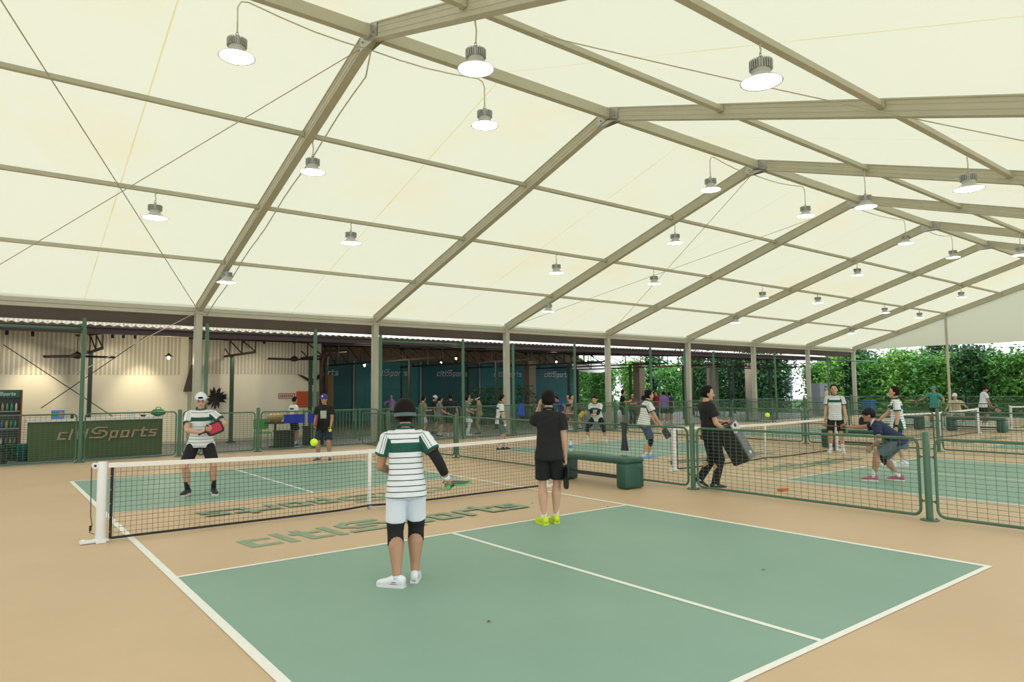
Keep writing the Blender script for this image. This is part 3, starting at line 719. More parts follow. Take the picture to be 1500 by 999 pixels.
# ---- low plants and a bin between fridge and counter
def bush(name, loc, label, n, r, h, m, leaf=.07, cat='plant', zb=0, pot=True, seed=1):
    rnd = random.Random(seed); t = empty(name, loc, label, cat)
    if pot:
        c = MB(); c.lathe([(r*.35, 0), (r*.5, zb+.28), (r*.46, zb+.28), (r*.42, zb+.24)], 16); c.build('pot', mat('pot_dark', (.05, .045, .04), .7), t, smooth=True)
    c = MB()
    for k in range(n):
        a = rnd.uniform(0, 6.283); q = rnd.random()**.5*r; z = rnd.uniform(.25, 1)*h; q *= (1-.4*(z/h))
        p = np.array((q*math.cos(a), q*math.sin(a), z+zb)); d = np.array((math.cos(a)+rnd.uniform(-.5, .5), math.sin(a)+rnd.uniform(-.5, .5), rnd.uniform(-.4, .9))); d /= np.linalg.norm(d)
        s = np.cross(d, (rnd.uniform(-1, 1), rnd.uniform(-1, 1), 1)); s /= np.linalg.norm(s)+1e-9; L = leaf*rnd.uniform(.7, 1.5)
        u = np.cross(s, d); c.add([p, p+d*L*.5+s*L*.28+u*.01, p+d*L, p+d*L*.5-s*L*.28+u*.01], [(0, 1, 2, 3)])
    c.build('foliage', m, t)
    c = MB()
    for k in range(6):
        a = k*1.05; c.tube([(0, 0, zb+.2 if pot else 0), (r*.3*math.cos(a), r*.3*math.sin(a), zb+h*.5), (r*.5*math.cos(a), r*.5*math.sin(a), zb+h*.9)], .01, 4)
    c.build('stems', mat('stem_brown', (.08, .06, .03), .8), t)
    return t
M_lf = mat('leaf_green', (.045, .14, .03), .55, 0, .5, 6)
M_lf2 = mat('leaf_dark', (.02, .07, .03), .6, 0, .4, 6)
p = onY(38, 640, 19.2); c = MB(); c.lathe([(.13, 0), (.17, .42), (.175, .44), (.15, .44)], 18); tag(c.build('waste_bin', mat('bin_teal', (.01, .10, .09), .5), None, True, loc=(p[0]-.05, 19.1, 0)), 'small teal bin between the fridge and the bar counter', 'bin')
bush('potted_plant', (xr-.4, 18.6, 0), 'low leafy plant in front of the left fridge', 160, .3, .5, M_lf2, .09, seed=2)
bush('potted_plant', (xr-1.0, 18.4, 0), 'low leafy plant at the far left edge before the fridge', 160, .3, .5, M_lf2, .09, seed=3)
# ---- ceiling fans
def make_fan(loc, label, rz=0):
    t = empty('ceiling_fan', loc, label, 'fan', 'ceiling fans', rz)
    c = MB(); c.lathe([(.012, .08), (.012, .62)], 8); c.lathe([(.05, .56), (.07, .62)], 12); c.build('downrod', M_dark, t)
    c = MB(); c.lathe([(.02, -.09), (.10, -.07), (.13, 0), (.11, .06), (.05, .1), (.02, .12)], 20); c.build('motor', M_dark, t, smooth=True)
    for k in range(3):
        a = 2*math.pi*k/3; d = np.array((math.cos(a), math.sin(a), 0)); s = np.array((-math.sin(a), math.cos(a), 0)); c = MB()
        vs = []
        for q, wd in ((.10, .05), (.35, .09), (.8, .08), (1.05, .03)):
            for sg in (-1, 1):
                for z in (0, .012): vs.append(d*q+s*wd*sg+np.array((0, 0, -.02+.03*sg*1+z)))
        fs = []
        for i in range(3):
            b = 4*i; fs += [(b, b+4, b+6, b+2), (b+1, b+3, b+7, b+5), (b, b+1, b+5, b+4), (b+2, b+6, b+7, b+3)]
        fs += [(0, 2, 3, 1), (12, 13, 15, 14)]
        c.add(vs, fs); c.build('blade', M_dark, t)
    return t
f0 = None
for i, (px, py, Y, lb) in enumerate(((113, 521, 20.8, 'dark ceiling fan above the bar counter at left'), (431, 526, 21.4, 'dark ceiling fan left of the blue-capped man'), (707, 530, 24, 'dark ceiling fan above the waiting people'), (855, 532, 25, 'dark ceiling fan beside the fourth tent post'))):
    p = onY(px, py, Y)
    if f0 is None: f0 = make_fan(p, lb, .3)
    else: dup(f0, p, .3+i, lb)
def spot(name, loc, tgt, power, size, col=(1, .82, .56)):
    ld = bpy.data.lights.new(name, 'SPOT'); ld.energy = power; ld.color = col; ld.spot_size = R(size); ld.spot_blend = .9; ld.shadow_soft_size = .05
    o = bpy.data.objects.new(name, ld); C.objects.link(o); o.location = tuple(loc); d = Vector(tgt)-Vector(tuple(loc)); o.rotation_euler = d.to_track_quat('-Z', 'Y').to_euler(); return o
# ---- track spotlights
t0 = None
for i, (px, py, Y) in enumerate(((10, 486, 21.5), (48, 488, 21.5), (165, 491, 21.5), (181, 491, 21.5), (198, 492, 21.5), (357, 499, 21.8), (387, 500, 21.8))):
    p = onY(px, py, Y); lb = 'small black spotlight can below the cafe roof, %s from the left' % ORD[i]
    if t0 is None:
        t0 = t = empty('spotlight_can', p, lb, 'spotlight', 'spotlight cans'); c = MB(); c.lathe([(.04, -.09), (.045, .07), (.03, .09)], 14); c.build('can', M_black, t); c = MB(); c.tube([(0, 0, .09), (0, 0, .35)], .01, 6); c.build('stem', M_black, t)
    else: dup(t0, p, None, lb)
for i, (px, py, tx) in enumerate(((165, 491, 150), (357, 499, 340), (387, 500, 400), (48, 488, 0))):
    A_ = onY(px, py, 21.5); B_ = onY(tx, 560, YW+.45); spot('spot_can_light', (A_[0], 21.5, 3.15), (B_[0], YW+.4, 1.6), 20, 120, (1, .90, .72))
# ---- pendant bulbs
M_bulb = emit('warm_bulb', (1.0, .80, .50), 22.0)
t0 = None
for i, (px, py, Y) in enumerate(((247, 524, 20.6), (534, 535, 24), (646, 531, 27), (668, 525, 23), (815, 530, 24), (912, 531, 25), (994, 541, 25), (1075, 541, 24.8), (1146, 543, 24.8), (1191, 543, 24.8))):
    p = onY(px, py, Y); lb = 'warm pendant bulb under a dark shade, %s from the left' % ORD[i]
    if t0 is None:
        t0 = t = empty('pendant_lamp', p, lb, 'lamp', 'pendant bulbs of the cafe')
        c = MB(); c.ell((0, 0, 0), (.035, .035, .05)); c.build('bulb', M_bulb, t, smooth=True)
        c = MB(); c.lathe([(.14, .04), (.05, .09), (.03, .13), (.02, .14), (.045, .095), (.13, .045)], 18); c.build('shade', M_dark, t, smooth=True)
    else:
        t = dup(t0, p, None, lb)
        for ch in list(t.children):
            if ch.name.startswith('flex'): bpy.data.objects.remove(ch)
    fx_ = rz_(Y)-.02-p[2]
    c = MB(); c.tube([(0, 0, .13), (0, 0, fx_)], .006, 5); c.build('flex', M_black, t)
    ld = bpy.data.lights.new('pendant_glow', 'POINT'); ld.energy = 45; ld.color = (1, .85, .62); ld.shadow_soft_size = .06; lo = bpy.data.objects.new('pendant_glow', ld); C.objects.link(lo); lo.location = (p[0], p[1], p[2]-.08)
a = onY(205, 555, YW); spot('spot_wall_right', (a[0], YW-1.0, 3.25), (a[0], YW, 1.35), 85, 66)
a = onY(50, 555, YW); spot('spot_wall_left', (a[0], YW-1.0, 3.25), (a[0], YW, 1.35), 85, 66)
# ---- things on or before the white wall
def onW(px, py, dy=0): return onY(px, py, YW+.45+dy)
# dark wreath / palm crown behind the capped player
p = onW(316, 583, -.3); t = empty('dried_wreath', p, 'black feathery round ornament on the wall behind the man in a white cap', 'ornament')
c = MB(); rnd = random.Random(5)
for k in range(60):
    a = rnd.uniform(0, 6.283); r1 = rnd.uniform(.22, .42); d = np.array((math.cos(a), 0, math.sin(a))); s = np.array((-math.sin(a), .2, math.cos(a)))
    c.add([d*.03, d*r1*.6+s*.04, d*r1+(0, -.05, 0), d*r1*.6-s*.04], [(0, 1, 2, 3)])
c.ell((0, .05, 0), (.16, .06, .16)); c.build('fronds', M_black, t)
# swallow silhouette
p = onW(457, 555, -.1); t = empty('bird_silhouette', p, 'black swooping bird silhouette mounted on the wall', 'wall ornament')
c = MB(); c.prism([(-.60, .18), (-.35, .12), (-.12, .0), (.02, .02), (.22, .14), (.42, .30), (.36, .12), (.22, -.03), (.10, -.14), (.02, -.24), (-.02, -.12), (-.14, -.10), (-.34, .02)], (0, 0, 0), ((1, 0, 0), (0, 0, 1), (0, -1, 0)), .04); c.build('body', M_black, t)
# dark hanging tilted panel at left of the near post
p = onW(279, 552, -.6); t = empty('tilted_board', p, 'dark tilted panel hanging left of the nearest tent post', 'wall ornament')
c = MB(); c.prism([(-.22, -.50), (.05, -.50), (.26, .46), (.0, .40)], (0, 0, 0), ((1, 0, 0), (0, 0, 1), (0, -1, 0)), .05); c.build('board', mat('dark_board', (.06, .045, .03), .6), t)
c = MB(); c.tube([(.02, 0, .40), (.02, 0, 1.36)], .01, 5); c.tube([(.22, 0, .45), (.22, 0, 1.36)], .01, 5); c.build('wire', M_dark, t)
# posters
for (px, py, w_, h_, col, lb) in ((443, 585, .48, .62, (.55, .09, .03), 'orange-red poster on the white wall'), (460, 585, .34, .60, (.24, .24, .2), 'grey poster right of the orange-red one')):
    p = onW(px, py, -.02); t = empty('poster', p, lb, 'poster'); c = MB(); c.bb(-w_/2, w_/2, -.01, .01, -h_/2, h_/2); c.build('sheet', mat(lb[:6], col, .6), t)
    c = MB()
    for z in np.linspace(-.2, .2, 5): c.bb(-w_*.3, w_*.3, -.014, -.01, z, z+.02)
    c.build('print', mat('print'+lb[:3], tuple(q*.6 for q in col), .6), t)
p = onW(420, 580, -.02); t = empty('arrow_sign', p, 'red outlined notice on the wall left of the poster', 'sign'); c = MB()
for z in (-.09, .09): c.bb(-.3, .3, -.012, 0, z-.012, z+.012)
for x in (-.3, .3): c.bb(x-.012, x+.012, -.012, 0, -.1, .1)
for k in range(7): c.bb(-.24+k*.07, -.20+k*.07, -.012, 0, -.04, .04)
c.build('outline', mat('sign_red', (.35, .08, .04), .6), t)
# door frame / brown panel at the wall's right end
w1 = MB()
a = onW(482, 560)[0]; w1.bb(a-.06, a+.16, YW+.38, YW+.45, 0, 2.35); struct(w1.build('door_1', mat('brown_door', (.16, .10, .03), .6)))
# foot of wall
w1 = MB(); w1.bb(-14, 8.85, YW-.02, YW, 0, .1); struct(w1.build('baseboard_back', M_cor))
# dark pipes at the corner
for i, px in enumerate((470, 478)):
    a = onW(px, 560, -.35); c = MB(); c.tube([(a[0], YW+.1, 0), (a[0], YW+.1, 3.0), (a[0]+.15, YW+.1, 3.25), (a[0]+.8, YW+.1, 3.3)], .06, 10); tag(c.build('drain_pipe', mat('maroon_pipe', (.09, .03, .025), .5), None, True), 'dark maroon pipe at the white wall end, %s one' % ('left', 'right')[i], 'pipe', 'maroon pipes')
# wall X bracing seen before the left wall
for i, (a, b) in enumerate((((5, 505), (165, 610)), ((215, 492), (60, 598)))):
    A = onY(a[0], a[1], YW-1.2); B = onY(b[0], b[1], YW-1.2)
    wire(A, B, .014, 'dark diagonal brace rod before the white wall, %s' % ('falling to the right', 'falling to the left')[i], 0, M_dgreen, 'brace_rod', 'brace')
# green stand, basket, banner, chairs
def gl(px, py): return G(px, py)
t = empty('folding_chair', (5.45, 18.9, 0), 'bright green chair behind the back fence under the poster', 'chair')
M_gc = mat('bright_green_fabric', (.10, .38, .06), .5)
c = MB(); c.cbox((0, 0, .46), (.22, .2, .02), .018, 0); c.build('seat', M_gc, t)
c = MB(); c.cbox((0, .2, .72), (.23, .015, .16), .05, 0); c.build('backrest', M_gc, t)
for sx in (-1, 1):
    for sy in (-1, 1): c = MB(); c.tube([(sx*.2, sy*.18, .45), (sx*.22, sy*.22, 0)], .012, 6); c.build('leg', M_gc, t)
p = at(400, 612, 0)
t = empty('side_table', (5.85, 18.95, 0), 'dark round side table beside the bright green chair', 'table')
c = MB(); c.lathe([(.32, .72), (.33, .74), (.33, .76), (.31, .77)], 24); c.build('top', M_dark, t); c = MB(); c.lathe([(.2, .0), (.2, .02), (.035, .05), (.035, .72)], 14); c.build('pedestal', M_dark, t)
t = empty('basket', (5.85, 18.95, .772), 'golden wicker basket on the dark side table', 'basket')
c = MB(); c.lathe([(.16, 0), (.24, .14), (.26, .22), (.235, .22), (.2, .1), (.15, .02)], 22); c.build('body', mat('wicker', (.45, .33, .12), .6, 0, .5, 40), t, smooth=True)
for k in range(6):
    c = MB(); c.ell((0, 0, 0), (.08, .05, .045)); o = c.build('bread_loaf', mat('loaf', (.75, .55, .22), .6, 0, .3, 20), None, True, loc=(5.85+.12*math.cos(k*1.05), 18.95+.12*math.sin(k*1.05), .772+.22)); o.rotation_euler = (0, 0, k); tag(o, 'pale golden bundle in the wicker basket, %s' % ['at its right side', 'at its back right', 'at its back left', 'at its left side', 'at its front left', 'at its front right'][k], 'bundle', 'bundles in the basket')
for i, (x, L) in enumerate(((5.63, .62), (6.35, .62))):
    t = empty('banner', (x, YF-.05, .78), 'blue cloth banner tied on the back fence, %s one' % ('left', 'right')[i], 'banner', 'blue banners on the back fence'); c = MB(); n = 8
    for k in range(n): c.bb(L*k/n, L*(k+1)/n, -.012+.008*math.sin(k*2), .004+.008*math.sin(k*2), 0, .26)
    c.build('cloth', mat('royal_blue', (.01, .03, .30), .6), t)
c = MB(); c.bb(-.28, .28, -.2, .2, 0, .55); c.bb(-.30, .30, -.22, .22, .55, .60); tag(c.build('equipment_case', M_black, None, loc=(7.1, 19.0, 0)), 'black equipment case behind the blue-capped man', 'case')
c = MB(); c.bb(-.25, .25, -.2, .2, 0, .5); c.bb(-.27, .27, -.22, .22, .5, .54); tag(c.build('equipment_case', M_black, None, loc=(5.9, 18.3, 0)), 'black case on the floor below the left blue banner', 'case')
# cloths hanging
def hanging(name, loc, w_, h_, m, label, rz=0, seed=0):
    t = empty(name, loc, label, 'cloth', None, rz); c = MB(); n = 10; k = 8; vs = []; fs = []
    for j in range(k+1):
        for i in range(n+1):
            u = i/n-.5; v = j/k; ww = w_*(1-.25*math.sin(v*2.5+seed)); vs.append((u*ww, .04*math.sin(i*1.6+seed+v*2)*v+.02, -h_*v)); 
    for j in range(k+1):
        for i in range(n+1):
            u = i/n-.5; v = j/k; ww = w_*(1-.25*math.sin(v*2.5+seed)); vs.append((u*ww, .04*math.sin(i*1.6+seed+v*2)*v+.035, -h_*v))
    o = (n+1)*(k+1)
    for j in range(k):
        for i in range(n):
            a = j*(n+1)+i; fs += [(a, a+n+1, a+n+2, a+1), (o+a, o+a+1, o+a+n+2, o+a+n+1)]
    c.add(vs, fs); c.build('drape', m, t, smooth=True); c = MB(); c.tube([(-w_/2, .03, .012), (w_/2, .03, .012)], .022, 8); c.build('fold', m, t, smooth=True)
p = onX(917, 625, 8.13)
hanging('hanging_jacket', (8.10, onX(917, 622, 8.13)[1], 1.055), .16, .50, mat('charcoal_cloth', (.07, .07, .08), .9), 'charcoal jacket hanging over the fence behind the bench', math.pi/2, 1)
p = onY(763, 592, YF); hanging('hanging_towel', (p[0], YF-.05, 1.15), .28, .42, mat('blue_cloth', (.03, .09, .42), .8), 'blue towel hanging on the back fence left of the black-shirted man', 0, 2)
# indoor plants behind the queue
for i, (px, dy) in enumerate(((703, 1), (726, 2), (770, 3))):
    p = onY(px, 600, 26.0); bush('potted_plant', (p[0], 26.0, 0), 'tall potted plant before the far teal wall, %s from the left' % ORD[i], 260, .65, 1.75+.1*i, M_lf, .16, seed=10+i)
# cafe tables and stools behind
def table(loc, label):
    t = empty('cafe_table', loc, label, 'table', 'cafe tables'); c = MB(); c.lathe([(.35, .72), (.36, .735), (.36, .75), (.34, .76)], 20); c.build('top', M_grey, t); c = MB(); c.lathe([(.22, 0), (.22, .02), (.03, .05), (.03, .72)], 12); c.build('pedestal', M_dark, t)
    return t
tb = table((12.5, 24.5, 0), 'small round grey cafe table behind the queue')
for i, (x, y) in enumerate(((17.0, 24.5), (23.5, 22.7), (28, 24), (33, 23.5), (38, 22.8))): dup(tb, (x, y, 0), None, 'small round grey cafe table beyond the back fence, %s from the left' % ORD[i+1])
# ================================================================== OUTSIDE: HEDGE, TREES, SHEETS, CABINET
M_h = [mat('foliage_bright', (.20, .44, .09), .6, 0, .55, 1.3), mat('foliage_mid', (.11, .31, .07), .6, 0, .5, 1.1), mat('foliage_dark', (.035, .12, .04), .6, 0, .5, 1.2)]
M_cul = mat('bamboo_culm', (.16, .26, .08), .5, 0, .3, 4)
def make_tree(kind, seed, H, W, dense):
    rnd = random.Random(seed); t = empty('bamboo_clump', (0, 0, 0), '', 'tree', 'bamboo and trees beyond the tent'); c = MB()
    cl = []
    for k in range(9):
        a = rnd.uniform(0, 6.28); q = rnd.uniform(0, .35)*W; x, y = q*math.cos(a), q*math.sin(a); h = H*rnd.uniform(.75, 1.0); bx, by = rnd.uniform(-.35, .35), rnd.uniform(-.35, .35)
        P = [(x+bx*v*v*1.5, y+by*v*v*1.5, h*v) for v in (0, .3, .6, .85, 1)]; c.tube(P, [.035, .03, .025, .015, .006], 6); cl.append(P)
    c.build('culms', M_cul, t)
    f = MB()
    for k in range(dense):
        P = rnd.choice(cl); v = rnd.uniform(.02, 1)**.9; i = min(3, int(v*4)); fr = v*4-i
        p0 = np.array(P[i])*(1-fr)+np.array(P[i+1])*fr
        cx = p0+np.array((rnd.gauss(0, .36), rnd.gauss(0, .36), rnd.gauss(0, .22)))*W*.62
        cx[2] = max(.1, cx[2])
        for q in range(3):
            d = np.array((rnd.uniform(-1, 1), rnd.uniform(-1, 1), rnd.uniform(-1.0, .5))); d /= np.linalg.norm(d); s = np.cross(d, (rnd.uniform(-1, 1), rnd.uniform(-1, 1), rnd.uniform(-1, 1))); s /= np.linalg.norm(s)+1e-9
            L = rnd.uniform(.16, .36); wd = L*rnd.uniform(.12, .24); f.add([cx, cx+d*L*.45+s*wd, cx+d*L, cx+d*L*.45-s*wd], [(0, 1, 2, 3)])
    f.build('foliage', M_h[kind], t)
    return t
protoT = [make_tree(0, 1, 4.0, 1.5, 1500), make_tree(1, 2, 3.9, 1.7, 1700), make_tree(2, 3, 4.6, 1.9, 1900)]
tp = []
rnd = random.Random(11)
for j in range(12): tp.append((46.0+rnd.uniform(-.6, .6), 7.0+j*1.45, [0, 1, 0, 1, 2][j % 5]))
for j in range(9): tp.append((49.0+rnd.uniform(-.6, .6), 8.2+j*1.9, [1, 2, 1][j % 3]))
for j in range(6): tp.append((44.6-j*2.3+rnd.uniform(-.4, .4), 30.0+rnd.uniform(-1, 1)+j*1.0, [2, 2, 1, 0, 1, 0][j]))
for j in range(9): tp.append((50.5-j*2.2, 37+j*.6, [1, 0, 2, 1, 0, 1, 2, 0, 1][j]))
for j in range(4): tp.append((44.5+j*.8, 25+j*1.6, 2))
knd = ['bright green bamboo clump', 'mid green bamboo clump', 'dark green leafy clump']
cnt = [0, 0, 0]
tp.sort(key=lambda q: math.atan2(q[0]-CAM[0], q[1]-CAM[1]))
for (x, y, kd) in tp:
    cnt[kd] += 1; lab = '%s beyond the tent, %s of its kind from the left' % (knd[kd], ORD[min(cnt[kd]-1, 21)])
    if cnt[kd] == 1: t = protoT[kd]; t.location = (x, y, -.03); t['label'] = lab
    else: t = dup(protoT[kd], (x, y, -.03), rnd.uniform(0, 6.28), lab)
    s = rnd.uniform(.92, 1.08); t.scale = (s, s, s)
# white sheets
M_sheet = mat('white_tarpaulin', (.80, .80, .78), .6)
def sheet_obj(p0, p1, h, label, bow):
    c = MB(); n = 20; vs = []; p0 = np.array(p0, float); p1 = np.array(p1, float)
    for i in range(n+1):
        u = i/n; p = p0+(p1-p0)*u; vs += [tuple(p), tuple(p-np.array((0, 0, h*(.55+.45*math.sin(math.pi*u)*bow)))+np.array((0, .2*math.sin(u*9), 0)))]
    for i in range(n): c.add([vs[2*i], vs[2*i+1], vs[2*i+3], vs[2*i+2]], [(0, 1, 2, 3)])
    return tag(c.build('tarpaulin', M_sheet, None, True), label, 'tarpaulin')
a = onY(838, 531, 33); b = onY(905, 531, 33); sheet_obj((a[0], 33, a[2]), (b[0], 33, b[2]), .75, 'white sagging tarpaulin hung before the trees left of the fifth tent post', 1)
# pale building seen between the trees
M_bld = mat('pale_blue_render', (.50, .56, .66), .7); M_glz = mat('dark_glazing', (.06, .10, .12), .15)
a = onY(1130, 560, 46); t = empty('site_building', (a[0], 46, 0), 'pale blue-grey building glimpsed through the trees behind the cafe', 'building')
c = MB(); c.bb(-5, 5, 0, 4, 0, 4.6); c.build('wall', M_bld, t); c = MB(); c.bb(-5.3, 5.3, -.5, 4.3, 4.6, 4.8); c.build('roof', M_grey, t)
for k in range(4): c = MB(); c.bb(-4.2+k*2.4, -2.8+k*2.4, -.04, .02, 1.0, 2.6); c.build('window', M_glz, t)
# metal cabinet and blue bin right of the last post
p = G(1267, 606); t = empty('metal_cabinet', (40.2, 19.6, 0), 'grey-blue metal cabinet behind the farthest tent post', 'cabinet')
c = MB(); c.bb(-.6, .6, -.35, .35, .05, 1.95); c.build('body', mat('cabinet_grey', (.25, .29, .33), .5), t)
for s in (-1, 1): c = MB(); c.bb(s*.3-.28, s*.3+.28, -.38, -.35, .12, 1.88); c.build('door', mat('cabinet_door', (.30, .34, .38), .5), t)
t = empty('wheelie_bin', (40.9, 16.9, 0), 'blue plastic bin at the far end by the gable', 'bin')
c = MB(); c.prism([(-.25, 0), (.25, 0), (.3, .85), (-.3, .85)], (0, .25, 0), ((1, 0, 0), (0, 0, 1), (0, -1, 0)), .5); c.build('body', mat('bin_blue', (.03, .12, .32), .5), t); c = MB(); c.bb(-.32, .32, -.3, .3, .85, .92); c.build('lid', mat('bin_blue2', (.04, .15, .36), .5), t)
c = MB(); 
for s in (-1, 1): c.lathe([(.08, -.02), (.08, .02)], 12, (s*.24, .28, .08), 0, ((0, 1, 0), (0, 0, 1), (1, 0, 0)))
c.build('wheel_pair', M_black, t)
# hedge-side wire fence of the far end
for i in range(6):
    fence_panel(2.9, (41.9, 3.0+i*3.05, 0), math.pi/2, 'green mesh fence before the bamboo at the far gable, %s from the front' % ORD[i], 'far gable end mesh panels', 1.13, False)
# ================================================================== PEOPLE
def nrm(v): v = np.array(v, float); return v/(np.linalg.norm(v)+1e-12)
def ik(a, b, l1, l2, hint):
    a = np.array(a, float); b = np.array(b, float); d = b-a; L = np.linalg.norm(d); mx = (l1+l2)*.995
    if L > mx: b = a+d/L*mx; L = mx
    L = max(L, abs(l1-l2)+.03); u = d/np.linalg.norm(d); b = a+u*L
    x = (l1*l1-l2*l2+L*L)/(2*L); h = math.sqrt(max(0, l1*l1-x*x)); k = np.array(hint, float); k = k-u*np.dot(k, u)
    if np.linalg.norm(k) < 1e-4: k = np.array((0, 1, 0))-u*u[1]
    return a+u*x+nrm(k)*h, b
def loft(mb, rings, n=22, e=2.0, cap=True):
    # rings: (centre, axisA, ra, axisB, rb)
    vs = []; m = len(rings)
    for (c, A, ra, B, rb) in rings:
        for k in range(n):
            t = 2*math.pi*k/n; ct, st = math.cos(t), math.sin(t)
            x = math.copysign(abs(ct)**(2/e), ct); y = math.copysign(abs(st)**(2/e), st)
            vs.append(np.array(c)+np.array(A)*ra*x+np.array(B)*rb*y)
    fs = []
    for i in range(m-1):
        for k in range(n): j = (k+1) % n; fs.append((i*n+k, i*n+j, (i+1)*n+j, (i+1)*n+k))
    if cap: fs += [tuple(range(n))[::-1], tuple(range((m-1)*n, m*n))]
    mb.add(vs, fs)
def seglimb(mb, a, b, prof, n=14, side=None):
    # prof: list of (t, radius); bulge of calf etc may be given as (t, r, offset)
    a = np.array(a, float); b = np.array(b, float); u = nrm(b-a); s = nrm(np.cross(u, side if side is not None else (0, 1, .01))); q = np.cross(s, u); R_ = []
    for pr in prof:
        t, r = pr[0], pr[1]; off = pr[2] if len(pr) > 2 else 0
        R_.append((a+(b-a)*t+q*off, s, r, q, r))
    loft(mb, R_, n)
def remeshed(mb, name, mats, parent, vox, smooth=3, fn=None):
    me = bpy.data.meshes.new(name); me.from_pydata(mb.v, [], mb.f); me.update()
    o = bpy.data.objects.new(name, me); C.objects.link(o)
    m = o.modifiers.new('r', 'REMESH'); m.mode = 'VOXEL'; m.voxel_size = vox; m.use_smooth_shade = True
    if smooth: s = o.modifiers.new('s', 'SMOOTH'); s.factor = .5; s.iterations = smooth
    dg = bpy.context.evaluated_depsgraph_get(); ev = o.evaluated_get(dg); out = bpy.data.meshes.new_from_object(ev, depsgraph=dg)
    bpy.data.objects.remove(o); bpy.data.meshes.remove(me)
    out.name = name; out.materials.clear()
    for q in (mats if isinstance(mats, (list, tuple)) else [mats]): out.materials.append(q)
    if fn: fn(out)
    out.polygons.foreach_set('use_smooth', [True]*len(out.polygons))
    o = bpy.data.objects.new(name, out); C.objects.link(o); o.parent = parent
    return o
def addverts(o, mb):
    # append separate small lofts (fingers) to the body mesh
    import bmesh
    bm = bmesh.new(); bm.from_mesh(o.data); vv = [bm.verts.new(p) for p in mb.v]
    for f in mb.f:
        try: q = bm.faces.new([vv[i] for i in f]); q.smooth = True
        except ValueError: pass
    bm.to_mesh(o.data); bm.free()
# ---- shirt material driven by two measured mesh attributes (distance below the collar, sleeve angle)
def jersey(name, base, band, line, kind):
    if name in MATS: return MATS[name]
    m = bpy.data.materials.new(name); m.use_nodes = True; nt = m.node_tree; N = nt.nodes; L = nt.links; b = N['Principled BSDF']; b.inputs['Roughness'].default_value = .8
    def at_(n):
        a = N.new('ShaderNodeAttribute'); a.attribute_name = n; return a.outputs['Fac']
    def mth(op, a, b_=None, c_=None):
        n = N.new('ShaderNodeMath'); n.operation = op
        for i, q in enumerate((a, b_, c_)):
            if q is None: continue
            if isinstance(q, (int, float)): n.inputs[i].default_value = q
            else: L.new(q, n.inputs[i])
        return n.outputs[0]
    tz, arm, ang, ta = at_('tz'), at_('arm'), at_('ang'), at_('ta')
    def rng(v, lo, hi): return mth('MULTIPLY', mth('GREATER_THAN', v, lo), mth('LESS_THAN', v, hi))
    def mixc(fac, A, Bc):
        x = N.new('ShaderNodeMix'); x.data_type = 'RGBA'; L.new(fac, x.inputs['Factor'])
        if isinstance(A, tuple): x.inputs['A'].default_value = (*A, 1)
        else: L.new(A, x.inputs['A'])
        if isinstance(Bc, tuple): x.inputs['B'].default_value = (*Bc, 1)
        else: L.new(Bc, x.inputs['B'])
        return x.outputs['Result']
    per = .052; fr = mth('FRACT', mth('DIVIDE', tz, per))
    st = mth('MULTIPLY', mth('LESS_THAN', fr, .17 if kind == 'back' else .13), mth('GREATER_THAN', tz, .235))
    st = mth('MAXIMUM', st, rng(tz, .035, .043)); st = mth('MAXIMUM', st, rng(tz, .085, .094)) if kind == 'back' else st
    tors = mixc(st, base, line)
    tors = mixc(rng(tz, .125 if kind == 'back' else .11, .215 if kind == 'back' else .175), tors, band)
    # sleeves: white outside with two dark lines, green inside and at the cuff
    sl = mixc(rng(ang, .52, .60), base, line); sl = mixc(rng(ang, .20, .26), sl, line)
    sl = mixc(mth('LESS_THAN', ang, .05 if kind == 'back' else -.35), sl, band); sl = mixc(mth('GREATER_THAN', ta, .86), sl, band)
    col = mixc(mth('GREATER_THAN', arm, .5), tors, sl)
    col = mixc(mth('LESS_THAN', tz, .0), col, band)
    L.new(col, b.inputs['Base Color']); MATS[name] = m; return m
GRN = (.008, .085, .065); WHT = (.74, .78, .82); LIN = (.045, .05, .06)
J_back = jersey('striped_jersey_back', WHT, GRN, LIN, 'back'); J_front = jersey('striped_jersey', (.70, .73, .74), GRN, LIN, 'front')
def cloth(n, c): return mat('cloth_'+n, c, .85, 0, .06, 5)
CL = dict(black=cloth('black', (.012, .012, .014)), navy=cloth('navy', (.02, .028, .075)), white=cloth('white', (.70, .74, .82)), dnavy=cloth('dark_navy', (.02, .03, .045)), grey=cloth('grey', (.16, .16, .17)),
          khaki=cloth('khaki', (.28, .24, .12)), purple=cloth('purple', (.20, .12, .42)), cobalt=cloth('cobalt', (.045, .05, .24)), lilac=cloth('lilac', (.42, .30, .62)), brown=cloth('brown', (.10, .06, .04)), teal=cloth('teal', (.06, .30, .28)), cream=cloth('cream', (.62, .56, .42)),
          blue=cloth('blue', (.03, .06, .30)), pink=cloth('pink', (.55, .35, .33)), slate=cloth('slate', (.09, .14, .15)), denim=cloth('denim', (.05, .08, .16)), yellow=cloth('yellow', (.70, .55, .05)), olive=cloth('olive', (.09, .10, .05)), pale=cloth('pale', (.78, .80, .84)), red=cloth('red', (.30, .03, .04)))
SKIN = [mat('skin_light', (.55, .33, .22), .5, 0, .05, 9), mat('skin_tan', (.42, .235, .145), .5, 0, .05, 9), mat('skin_deep', (.27, .14, .085), .5, 0, .05, 9)]
M_hair = mat('black_hair', (.009, .007, .006), .65, 0, .3, 60, 0, .15)
M_eye = mat('eye_dark', (.02, .015, .012), .3); M_lip = mat('lip', (.33, .13, .10), .5); M_sole = mat('sole_white', (.70, .70, .70), .6)
